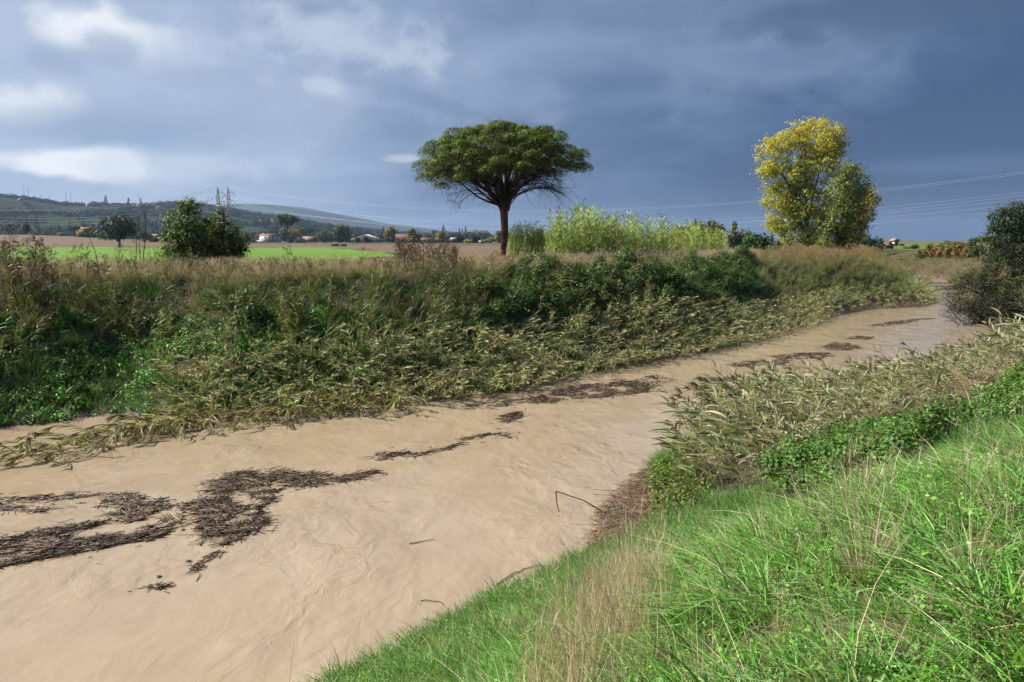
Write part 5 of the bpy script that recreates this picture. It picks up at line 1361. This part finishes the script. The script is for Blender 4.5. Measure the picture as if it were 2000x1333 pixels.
# ---- houses and masts on the hill
def hill_z(x, y, V_):
    pts = V_[:, :36].reshape(-1, 3); k_ = np.argmin((pts[:, 0] - x) ** 2 + (pts[:, 1] - y) ** 2)
    return pts[k_, 2]
hill_pts = HV[:, :36]
def hill_at(px, v_):
    us = np.linspace(-700, 1100, HV.shape[0]); i = int(np.clip(np.searchsorted(us, px), 0, len(us) - 1)); return HV[i, min(int(v_ * 35), 35)]
VILL, HH = 'houses of the village on the hill crest', 'houses scattered on the wooded hillside'
for k_, (px, v_) in enumerate(((247, .97), (254, .96), (262, .95), (268, .98), (275, .95), (281, .93), (288, .95), (294, .94), (300, .95))):
    b_ = hill_at(px, v_); house('village_house', 'small red-roofed house of the hill crest village, ' + ORD[8 - k_] + ' counting from the oaks', 'house', px, b_[1], 5.2, 8, 4.0, 2.0, M_PTILE if k_ % 3 else M_WHITEW, M_REDR if k_ % 2 else M_PTILE, ((-.2, .5), (.2, .5)), None, rz=rng.normal() * .4, group=VILL, base_y=b_)
for k_, (px, v_) in enumerate(((530, .62), (552, .60), (532, .45), (502, .45), (508, .44), (618, .5), (622, .45), (632, .5), (645, .5), (35, .82), (310, .6))):
    b_ = hill_at(px, v_); house('hillside_house', 'pale house scattered among the trees of the hillside', 'house', px, b_[1], 4.8, 8, 4.0, 1.8, M_WHITEW if k_ % 3 else M_ORW, M_PTILE, ((-.2, .5), (.2, .5)), None, rz=rng.normal() * .4, group=HH, base_y=b_)
MASTS = [(44, 'first mast on the hill crest beside the trees', 26), (55, 'second mast on the hill crest', 24), (78, 'mast above the roofs of the hill crest', 16), (92, 'small mast above the olive rows', 14), (127, 'taller of the two thin masts on the bare crest', 28), (138, 'shorter of the two thin masts on the bare crest', 26)]
for px, l, h_ in MASTS:
    b_ = hill_at(px, 1.0); o = tag(empty('mast', b_), l, 'mast'); g = G()
    tube(g, [[0, 0, -1], [0, 0, h_]], [.45, .2], 6); g.build('pole', M_METAL, o)
    g = G()
    for zz_ in (.82, .92): box(g, (0, 0, h_ * zz_), (3.0, .3, .3))
    g.build('crossarm', M_METAL, o)

# hillside woods: a far-off mass
WC = [leaf_clump(70, .5, .62, .26, [(0.022, 0.034, 0.018), (0.03, 0.044, 0.022), (0.04, 0.055, 0.026)], M_FAR, 'wood_tree', 0) for _ in range(4)]  # leaf colours lowered: cloud shade on the slopes is painted in
def wood_cyp():
    g = G(); n_ = 50; t = rng.uniform(0, 1.6, n_); a = rng.uniform(0, 6.28, n_); r = .16 * (1.7 - t)
    leaves(g, np.stack([np.cos(a) * r, np.sin(a) * r, t], 1), rng.normal(size=(n_, 3)), .22, pick([(0.03, 0.045, 0.022)], n_, .2)); return g.mesh('wood_cypress', [M_FAR])
P_WOOD = proto_collection('wood_tree', WC + [wood_cyp()])
pts = HV[:, 1:37]; nu_, nv_ = pts.shape[:2]
iu = rng.uniform(0, nu_ - 1.001, 16000); iv = np.concatenate([rng.uniform(0, nv_ - 1.001, 12500), rng.normal(nv_ - 2.2, .35, 3500).clip(0, nv_ - 1.001)])
a0, b0 = iu.astype(int), iv.astype(int); fu, fv = (iu - a0)[:, None], (iv - b0)[:, None]
W_ = pts[a0, b0] * (1 - fu) * (1 - fv) + pts[a0 + 1, b0] * fu * (1 - fv) + pts[a0, b0 + 1] * (1 - fu) * fv + pts[a0 + 1, b0 + 1] * fu * fv
wn = fbm(W_[:, 0] / 120, W_[:, 1] / 120, 4, 5); crest = iv > nv_ - 4
ppx, ppy, _ = project(W_[:, 0], W_[:, 1], W_[:, 2])
grove = (ppx > 60) & (ppx < 235) & (iv > nv_ * .5) & ~crest
k_ = ((wn > .50) | ((crest & (wn > .40))) | ((ppx > 330) & (wn > .42))) & ~grove & (ppx > -300)
W_ = W_[k_]; s_ = rng.uniform(8, 15, len(W_)); idx = np.where(rng.uniform(size=len(W_)) < .004, 4, rng.integers(0, 4, len(W_)))
plant('hillside_woods', P_WOOD, W_[:, 0], W_[:, 1], W_[:, 2] - 1, smin=.8, smax=1.2, tilt=.03, scl=s_, idx=idx, label='woods in painted cloud shade covering the slopes of the hill', cat='woods')
# low scrub and hedges at the hill foot
n_ = 1500; px_ = rng.uniform(-200, 1000, n_); Z_ = rng.uniform(640, 900, n_); x_ = (px_ - 1000) / FPX * Z_
k_ = fbm(x_ / 70, Z_ / 70, 3, 9) > .52
plant('foothill_scrub', P_WOOD, x_[k_], Z_[k_], height(x_[k_], Z_[k_]), smin=3, smax=8, tilt=.03, label='scrub and hedges at the foot of the hill', cat='scrub')

# ---- pylons and wires
M_STEEL = solid('pylon_steel', (0.40, 0.36, 0.36), (0.32, 0.26, 0.26), .5, .5, .5, metallic=.3)
def pylon(px, top_px, Z, label):
    q_ = at(px, 475, Z); b_ = np.array([q_[0], Z, float(height(q_[0], Z))]); H_ = at(px, top_px, Z)[2] - b_[2]
    o = tag(empty('pylon', b_, .15), label, 'pylon', None)
    def wid(z_): return np.interp(z_ / H_, [0, .55, .88, 1.0], [2.2, .9, .55, .06])
    zs = np.linspace(0, H_, 17)
    for sx, sy in ((-1, -1), (1, -1), (1, 1), (-1, 1)):
        g = G(); p_ = np.array([[sx * wid(z_), sy * wid(z_), z_ - (.3 if z_ == 0 else 0)] for z_ in zs]); tube(g, p_, .11, 4); g.build('leg', M_STEEL, o)
    A, B_ = [], []
    for z0, z1 in zip(zs[:-1], zs[1:]):
        c0_ = [np.array([sx * wid(z0), sy * wid(z0), z0]) for sx, sy in ((-1, -1), (1, -1), (1, 1), (-1, 1))]; c1_ = [np.array([sx * wid(z1), sy * wid(z1), z1]) for sx, sy in ((-1, -1), (1, -1), (1, 1), (-1, 1))]
        for i in range(4):
            A += [c0_[i], c0_[(i + 1) % 4], c1_[i]]; B_ += [c1_[(i + 1) % 4], c1_[i], c1_[(i + 1) % 4]]
    g = G(); sticks(g, A, B_, .07, np.ones((len(A), 3))); tag(g.build('lattice', M_STEEL, o), kind='stuff')
    tips = []
    for f, sx in ((.90, 1), (.83, -1), (.74, 1)):
        z_ = H_ * f; e_ = np.array([sx * 3.3, 0, z_ - .25]); g = G()
        S_ = [np.array([sx * wid(z_), yy, z_]) for yy in (-.4, .4)] + [np.array([sx * wid(z_), 0, z_ + 1.4])]
        sticks(g, S_, [e_] * 3, .09, np.ones((3, 3)))
        for t_ in (.35, .7): sticks(g, [S_[2] * (1 - t_) + e_ * t_], [S_[0] * (1 - t_) + e_ * t_], .06, np.ones((1, 3)))
        ar = g.build('crossarm', M_STEEL, o)
        g = G(); tube(g, [e_, e_ - [0, 0, .8], e_ - [0, 0, 1.6]], [.10, .14, .10], 6); g.build('insulator', M_GLASS, ar)
        cs, sn = math.cos(.15), math.sin(.15); ep = e_ - [0, 0, 1.6]
        tips.append(b_ + np.array([ep[0] * cs - ep[1] * sn, ep[0] * sn + ep[1] * cs, ep[2]]))
    tips.append(b_ + np.array([0, 0, H_ + .1]))
    return tips
T1 = pylon(430, 366, 440, 'lattice pylon rising behind the darker young oak, further from the tall pine')
T2 = pylon(450, 365, 452, 'lattice pylon rising behind the darker young oak, nearer the tall pine')
M_WIRE = solid('wire', (0.72, 0.74, 0.78), (0.66, 0.68, 0.72), 1, .35, .6, metallic=.2)
def wire(a, b, low, label, group, r=.055):
    """a cable between two points; low = (px, py) of a pixel that its middle passes through"""
    t = np.linspace(0, 1, 41); p_ = a + (b - a) * t[:, None]
    # choose the sag so that the cable passes at the height seen in the photograph
    pxs_, _, _ = project(p_[:, 0], p_[:, 1], p_[:, 2]); i = int(np.argmin(np.abs(pxs_ - low[0]))); tgt = at(low[0], low[1], p_[i, 1])[2]
    sag = (p_[i, 2] - tgt) / (4 * t[i] * (1 - t[i]))
    p_[:, 2] -= 4 * sag * t * (1 - t)
    g = G(); tube(g, p_, r, 4)
    return tag(g.build('power_line', M_WIRE), label, 'power line', group)
WR, WL_ = 'power lines running behind the pine', 'power lines running off over the fields'
ENDY = 262.0
for tip, (epx, epy), low, l in ((T1[3], (2150, 318), (1000, 413.5), 'top earth wire, lower strand, passing behind the pine trunk'), (T2[3], (2150, 314), (1000, 411), 'topmost power line passing behind the pine trunk'),
                                (T1[0], (2150, 356), (1000, 437), 'first of the lower power lines behind the pine'), (T2[0], (2150, 362), (1000, 441), 'second of the lower power lines behind the pine'),
                                (T1[2], (2150, 372), (1000, 446), 'third of the lower power lines behind the pine'), (T2[2], (2150, 382), (1000, 450), 'lowest but one of the power lines behind the pine'),
                                (T2[1], (2150, 392), (1000, 456), 'lowest power line behind the pine')):
    wire(tip, at(epx, epy, ENDY), low, l, WR, .027)
for tip, (epx, epy), low, l in ((T1[3], (-150, 402), (120, 409), 'highest of the power lines crossing the hill'), (T1[0], (-150, 417), (100, 427), 'upper of the three lines sagging before the hill'), (T1[1], (-150, 423), (100, 433), 'middle of the three lines sagging before the hill'), (T2[2], (-150, 427), (100, 438.5), 'lowest line sagging before the hill'), (T2[3], (-150, 404), (200, 407.5), 'second highest of the power lines crossing the hill')):
    wire(tip, at(epx, epy, 250.0), low, l, WL_)
# birds
for k_, (a, b) in enumerate(((320, 299), (330, 297), (302, 311), (329, 309))):
    q_ = at(a, b, 320); o = tag(empty('bird', q_, rng.uniform(-2, 2)), ['bird flying lowest of the four over the hill', 'bird flying highest of the four', 'bird flying apart from the other three', 'bird flying below the pair'][k_], 'bird')
    g = G(); tube(g, [[-.5, 0, 0], [-.3, 0, .04], [0, 0, .05], [.3, 0, .05], [.45, 0, .08], [.55, 0, .06]], [.03, .10, .13, .10, .07, .01], 6); o.scale = (.5, .5, .5)
    s_ = [[.2, .08, .06], [-.1, .08, .06], [.12, .5, .28], [-.12, .45, .26], [-.1, .95, .2]]
    V_ = np.array(s_ + [[a_, -b2, c_] for a_, b2, c_ in s_]); g.add(V_, q=[[0, 1, 3, 2], [5, 7, 8, 6]], t=[[2, 3, 4], [7, 9, 8]]); g.build('body', M_TWIG, o)

# ---- the air between here and the hills
bx = bpy.data.meshes.new('haze'); hx, y0, y1, z0, z1 = 4260, -1560, 6860, -2.2, 175
bx.from_pydata([(-hx, y0, z0), (hx, y0, z0), (hx, y1, z0), (-hx, y1, z0), (-hx, y0, z1), (hx, y0, z1), (hx, y1, z1), (-hx, y1, z1)], [], [(0, 3, 2, 1), (4, 5, 6, 7), (0, 1, 5, 4), (1, 2, 6, 5), (2, 3, 7, 6), (3, 0, 4, 7)])
hm = bpy.data.materials.new('haze_air'); hm.use_nodes = True; hm.node_tree.nodes.clear(); hn = N(hm.node_tree)
pv = hn.new('ShaderNodeVolumePrincipled'); pv.inputs['Color'].default_value = (0.36, 0.52, 0.80, 1); pv.inputs['Density'].default_value = 0.00010; pv.inputs['Anisotropy'].default_value = 0.2
ho = hn.new('ShaderNodeOutputMaterial'); hn.put(ho.inputs['Volume'], pv.outputs[0])
bx.materials.append(hm)
ob = bpy.data.objects.new('haze', bx); COL.objects.link(ob); tag(ob, kind='stuff')
# ------------------------------------------------------------------ flood debris on the water
DEB = [(0.075, 0.046, 0.034), (0.12, 0.075, 0.05), (0.17, 0.105, 0.066), (0.05, 0.036, 0.031), (0.28, 0.18, 0.11), (0.10, 0.06, 0.042), (0.07, 0.045, 0.035), (0.42, 0.32, 0.2)]
M_DEB = foliage('wet_debris', 0.0, 0.6, 0.3, 0.15, 0.01)
def raft(label, poly, n_, big=10, pile=.07, lmin=.08, lmax=.42, ang=None, spread=.6, name='debris_raft', cat='debris raft', group=None, cols=DEB, mat_dark=True):
    n_ = int(n_ * .9) + 20; pile = pile * .6
    P_ = plane_pts(poly); c_ = P_.mean(0); base = np.array([c_[0], c_[1], 0.0])
    o = tag(empty(name, base), label, cat, group)
    if ang is None:
        ev, evec = np.linalg.eigh(np.cov((P_ - c_).T)); v_ = evec[:, 1]; ang = math.atan2(v_[1], v_[0])
    lo, hi = P_.min(0), P_.max(0)
    pts = []
    while len(pts) < n_:
        q_ = rng.uniform(lo, hi, (n_ * 3, 2)); e_ = fbm(q_[:, 0] * 2.2, q_[:, 1] * 2.2, 3, 40)
        q_ = q_[inside(P_ + 0, q_[:, 0] + (e_ - .5) * .6, q_[:, 1] + (e_ - .5) * .6) & (e_ > .39)]; pts += list(q_)
    pts = np.array(pts[:n_]) - c_
    k_ = rng.uniform(size=n_) < .05; pts[k_] += rng.normal(size=(k_.sum(), 2)) * .33
    a = ang + rng.normal(size=n_) * spread * 1.25; L = lmin * .7 + (lmax * 1.7 - lmin * .7) * rng.uniform(size=n_) ** 2.3
    z_ = rng.uniform(.004, max(pile, .012), n_) * (.3 + .7 * vnoise(pts[:, 0] * 1.5, pts[:, 1] * 1.5, 3))
    dv = np.stack([np.cos(a), np.sin(a), rng.normal(size=n_) * .10], 1) * (L / 2)[:, None]
    cen = np.stack([pts[:, 0], pts[:, 1], z_], 1)
    g = G(); sticks(g, cen - dv, cen + dv, rng.uniform(.004, .010, n_), pick(cols, n_, .2))
    k_ = n_ // 4
    leaves(g, np.stack([pts[:k_, 0], pts[:k_, 1], rng.uniform(.006, max(pile * .5, .01), k_)], 1), rng.normal(size=(k_, 3)) * .25 + [0, 0, 1], rng.uniform(.05, .16, k_), pick(cols[:4], k_, .2), aspect=.5)
    tag(g.build('mat', M_DEB, o), kind='stuff')
    for i in range(big):
        j = rng.integers(0, n_); Lb = rng.uniform(lmax * .8, lmax * 1.7); ab = ang + rng.normal() * spread * .8
        d_ = np.array([math.cos(ab), math.sin(ab), rng.normal() * .06]) * Lb / 2
        s0 = np.array([pts[j, 0], pts[j, 1], pile * .7 + .02])
        g = G(); tube(g, limb_path(s0 - d_, s0 + d_, 0, .03, 5), np.linspace(.011, .006, 5), 5, pick(DEB, 1)[0]); g.build('stalk', M_DEB, o, smooth=True)
    return o
raft('upper dark raft of reed debris tapering to a point midstream', [(408, 938), (450, 925), (560, 921), (680, 930), (738, 921), (700, 942), (600, 951), (530, 962), (480, 972), (420, 966)], 2600, 16, .10)
raft('middle dark raft of tangled reed debris below the pointed one', [(352, 992), (400, 976), (440, 970), (542, 974), (502, 994), (522, 1010), (515, 1036), (440, 1066), (398, 1042), (385, 1012)], 2300, 16, .08, ang=.35, spread=.8)
raft('large dark raft of reed stalks cut by the picture edge', [(-160, 1085), (0, 1058), (80, 1036), (160, 1024), (305, 1008), (250, 1026), (330, 1040), (300, 1056), (200, 1070), (60, 1096), (-160, 1140)], 4200, 22, .11, spread=.35)
raft('ragged raft of dark debris above the large one', [(180, 992), (235, 964), (300, 970), (348, 986), (312, 1001), (240, 1006)], 900, 8, .05, spread=.7)
raft('thin line of debris drifting above the large raft', [(-80, 984), (60, 970), (215, 964), (210, 969), (90, 979), (-80, 996)], 700, 4, .03, spread=.3)
raft('short dark streak of debris at the picture edge between rafts', [(-80, 990), (0, 990), (110, 994), (90, 1001), (0, 999), (-80, 1004)], 420, 3, .03, spread=.4)
raft('loose scatter of debris beside the middle raft', [(300, 1012), (360, 1002), (395, 1012), (390, 1030), (330, 1040)], 160, 4, .02, spread=.5)
raft('brown raft of reed stalks against the far reeds', [(1025, 783), (1100, 757), (1200, 742), (1282, 750), (1272, 766), (1190, 776), (1100, 783), (1040, 790)], 2600, 12, .09)
raft('thin debris tail trailing from the brown raft along the reeds', [(900, 794), (960, 786), (1040, 776), (1060, 784), (960, 797), (905, 800)], 380, 3, .03)
raft('pale scatter of debris past the brown raft', [(1240, 740), (1280, 732), (1330, 742), (1300, 750), (1250, 750)], 220, 2, .02)
raft('small dark clump of debris midstream below the brown raft', [(975, 818), (1000, 804), (1030, 806), (1008, 822), (985, 828)], 320, 5, .05)
raft('knot of debris at the end of the thin drifting trail', [(718, 892), (745, 884), (800, 882), (812, 888), (770, 893), (745, 902)], 240, 5, .03)
raft('thin drifting trail of debris across the river', [(800, 889), (880, 872), (905, 855), (960, 846), (1015, 856), (960, 851), (912, 862), (890, 876), (810, 893)], 420, 5, .02, spread=.4)
raft('upstream raft of brown debris under the near reeds', [(1500, 697), (1560, 690), (1610, 688), (1640, 693), (1610, 699), (1520, 705)], 900, 6, .07)
raft('round upstream raft of brown debris', [(1596, 682), (1630, 669), (1660, 671), (1684, 680), (1650, 686)], 900, 6, .07)
raft('long thin upstream streak of debris', [(1420, 712), (1470, 705), (1540, 704), (1530, 712), (1440, 717)], 600, 4, .05)
raft('streak of debris near the twiggy shrub', [(1690, 637), (1730, 630), (1790, 623), (1830, 622), (1780, 630), (1720, 639)], 800, 4, .06)
raft('short streak of debris upstream of the round raft', [(1650, 662), (1670, 656), (1710, 659), (1690, 664)], 420, 3, .05)
raft('faint line of dark bits drifting towards the camera', [(362, 1118), (395, 1098), (420, 1078), (428, 1082), (402, 1106), (372, 1122)], 90, 2, .015, .08, .25)
raft('small dark patch of bits near the lower rafts', [(290, 1146), (325, 1137), (345, 1140), (320, 1150)], 60, 1, .015, .08, .25)

def stick(label, pts, r=.010, col=(0.06, 0.042, 0.032), name='drifting_stick'):
    P_ = np.array([on_plane(a, b, z_) for a, b, z_ in pts]); b_ = P_[0].copy()
    t = np.linspace(0, 1, 10); s_ = np.linspace(0, 1, len(P_)); q_ = np.stack([np.interp(t, s_, (P_ - b_)[:, k_]) for k_ in range(3)], 1) + rng.normal(size=(10, 3)) * .006
    g = G(); tube(g, q_, np.linspace(r, r * .6, 10), 5, col)
    o = g.build(name, M_DEB, None, b_, smooth=True); return tag(o, label, 'stick')
stick('thin dark stick drifting in the open middle of the river', [(800, 1062, .012), (849, 1054, .012)])
stick('forked dark twig drifting nearer the grassy bank', [(970, 1142, .012), (1000, 1122, .012), (1022, 1112, .012), (1056, 1104, .012)])
stick('short twig drifting close to the grassy bank', [(822, 1173, .012), (862, 1176, .012), (866, 1182, .012)], .007)
stick('short broken stick poking up at the grassy edge', [(950, 1155, .25), (970, 1172, .0)], .01)
stick('pale straw drifting below the large raft', [(178, 1096, .012), (200, 1102, .012)], .010, (0.5, 0.36, 0.2))
stick('dark stick pointing up from the middle raft', [(386, 962, .18), (412, 990, .05), (428, 1000, .02)], .011)
stick('dark stem trailing below the middle raft', [(404, 1036, .06), (398, 1050, .03), (391, 1066, .012)], .014)
# snapped stem over the water
b_ = ground(1178, 1002)
q_ = [np.array([at(1182, 1002, 15.3), at(1140, 978, 15.2), at(1086, 960, 15.1)]), np.array([at(1086, 960, 15.1), at(1087, 980, 15.08), at(1092, 1001, 15.05)])]
o = tag(empty('snapped_stem', q_[0][0]), 'snapped brown stem hanging over the water from the debris on the bank', 'stem')
for nm, p_ in zip(('stem', 'hanging_tip'), q_):
    g = G(); t = np.linspace(0, 1, 7); pp = np.stack([np.interp(t, [0, .5, 1], p_[:, k_] - q_[0][0][k_]) for k_ in range(3)], 1); tube(g, pp, np.linspace(.013, .009, 7), 5, (0.13, 0.065, 0.04)); g.build(nm, M_DEB, o, smooth=True)

# wrack left on the near bank
def wrack(label, poly, n_, big, cols, name='bank_wrack', lift=.05):
    P_ = gpoly(poly); c_ = P_.mean(0); z0 = float(height(c_[0], c_[1])); b_ = np.array([c_[0], c_[1], max(z0, 0)])
    o = tag(empty(name, b_), label, 'debris'); lo, hi = P_.min(0), P_.max(0); pts = []
    while len(pts) < n_:
        q_ = rng.uniform(lo, hi, (n_ * 3, 2)); q_ = q_[inside(P_, q_[:, 0], q_[:, 1])]; pts += list(q_)
    pts = np.array(pts[:n_]); z_ = np.maximum(height(pts[:, 0], pts[:, 1]), 0) + rng.uniform(.01, lift * 2, n_)
    a = rng.normal(size=n_) * 1.6 + 1.9; L = rng.uniform(.12, .5, n_)
    d2 = np.stack([np.cos(a), np.sin(a)], 1) * (L / 2)[:, None]
    za, zb = [np.maximum(height(*(pts + s_ * d2).T), 0) for s_ in (-1, 1)]
    dv = np.concatenate([d2, ((zb - za) / 2 + rng.normal(size=n_) * .025)[:, None]], 1)
    cen = np.stack([pts[:, 0], pts[:, 1], (za + zb) / 2 + rng.uniform(.01, lift, n_)], 1) - b_
    g = G(); sticks(g, cen - dv, cen + dv, rng.uniform(.003, .007, n_), pick(cols, n_, .2)); tag(g.build('mat', M_DEB, o), kind='stuff')
    for i in range(big):
        j = rng.integers(0, n_); d_ = unit(np.array([rng.normal() - .5, rng.normal(), abs(rng.normal()) * .3])) * rng.uniform(.3, .6)
        g = G(); tube(g, limb_path(cen[j] - d_ * .5, cen[j] + d_, 0, .05, 5), np.linspace(.008, .004, 5), 4, pick(cols, 1)[0]); g.build('stalk', M_DEB, o, smooth=True)
    return o
STR2 = [(0.20, 0.12, 0.07), (0.28, 0.18, 0.11), (0.13, 0.08, 0.05), (0.09, 0.055, 0.04)]
wrack('tangle of brown straw and mud washed onto the near bank', [(1140, 1092), (1150, 1040), (1165, 1000), (1210, 950), (1262, 912), (1288, 950), (1284, 1020), (1225, 1060)], 950, 26, STR2, lift=.06)
wrack('narrow strip of wrack at the grassy waterline, nearer the tangle', [(930, 1190), (960, 1172), (1000, 1160), (1000, 1172), (950, 1200)], 220, 3, STR2, lift=.03)
wrack('narrow strip of wrack at the grassy waterline, low in the picture', [(850, 1245), (890, 1222), (940, 1196), (950, 1208), (900, 1235)], 300, 3, STR2, lift=.03)
wrack('dark strip of wrack at the lowest grassy waterline', [(770, 1290), (820, 1262), (875, 1238), (880, 1248), (820, 1278)], 300, 4, DEB, lift=.03)

# ------------------------------------------------------------------ plants one can point at
def single_reed(px, py, s_, head, label, group, parts_=[None]):
    if parts_[0] is None:
        parts_[0] = []
        for i in range(4):
            a, b, c_ = reed_parts(h=2.1, lean0=.12, lean1=.75 + .1 * i, cols=REEDY[:4] + [(0.13, 0.19, 0.09), (0.22, 0.27, 0.15)], nleaf=15, plume=True, stem_col=(0.40, 0.31, 0.17), plumeL=.2)
            parts_[0].append((a.mesh('stalk', [M_DRY]), b.mesh('leaves', [M_REED]), c_.mesh('plume', [M_DRY])))
    b_ = ground(px, py); b_[2] = max(float(height(b_[0], b_[1])), 0) - .02
    o = tag(empty('reed', b_, head), label, 'reed', group); o.scale = (s_,) * 3
    for nm, me in zip(('stalk', 'leaves', 'plume'), parts_[0][rng.integers(0, 4)]):
        q_ = bpy.data.objects.new(nm, me); q_.parent = o; COL.objects.link(q_)
for i in range(26):
    px = rng.uniform(1340, 1500); py = np.interp(px, [1340, 1500], [905, 900]) + rng.normal() * 12
    single_reed(px, py, rng.uniform(.8, 1.08), math.pi + rng.normal() * .7, 'plumed reed leaning out of the clump where the near reeds meet the open river', 'plumed reeds at the river corner')
for i in range(18):
    px = rng.uniform(1520, 1960); py = np.interp(px, [1520, 1960], [835, 745]) + rng.normal() * 6
    single_reed(px, py, np.interp(px, [1500, 1960], [.72, .52]) * rng.uniform(.9, 1.15), math.pi * .8 + rng.normal() * .8, 'plumed reed rising from the long reed bed along the near bank', 'plumed reeds along the near bank')
def stalk(label, px, py, tip, Y=None, head=True):
    b_ = ground(px, py); t_ = at(tip[0], tip[1], b_[1] * (Y or 1.0)) - b_
    o = tag(empty('dry_stalk', b_), label, 'stalk'); g = G(); tube(g, limb_path((0, 0, -.02), t_, 0, .04, 7), np.linspace(.0035, .0014, 7), 4, (0.46, 0.34, 0.21)); g.build('stem', M_DRY, o, smooth=True)
    if head:
        g = G(); n_ = 14; tt_ = rng.uniform(.8, 1.0, n_)[:, None]; blades(g, t_ * tt_, unit(unit(t_) + rng.normal(size=(n_, 3)) * .25), rng.uniform(.04, .09, n_), np.full(n_, .006), np.zeros(3), pick(STRAW, n_, .1), 1, True); g.build('seed_head', M_DRY, o)
stalk('dry stalk rising over the brambles from the straw clump, leaning towards the river', 1678, 1060, (1660, 862))
stalk('middle dry stalk of the straw clump before the brambles', 1685, 1065, (1702, 880))
stalk('curved dry stalk of the straw clump reaching towards the brambles', 1690, 1060, (1750, 868))
stalk('short dry stalk beside the curved one', 1696, 1050, (1745, 925))
stalk('slender pale stalk standing alone before the river corner reeds', 1512, 890, (1517, 652))
stalk('pale stalk at the front of the near reeds', 1462, 905, (1462, 690))
stalk('thin stalk in the grass near the bottom of the river', 560, 1400, (575, 1250), head=False)
sc_b = ground(1690, 1130)
o = tag(empty('straw_clump', sc_b), 'upright clump of pale straw with curled leaves in the green grass', 'grass clump')
g = tuft(60, .10, .25, .6, .004, .008, .3, STRAW, 4, .3); g.build('blades', M_DRY, o)
g = G(); seedheads(g, 8, .08, .45, .75, STRAW, .10, .008); g.build('seed_heads', M_DRY, o)
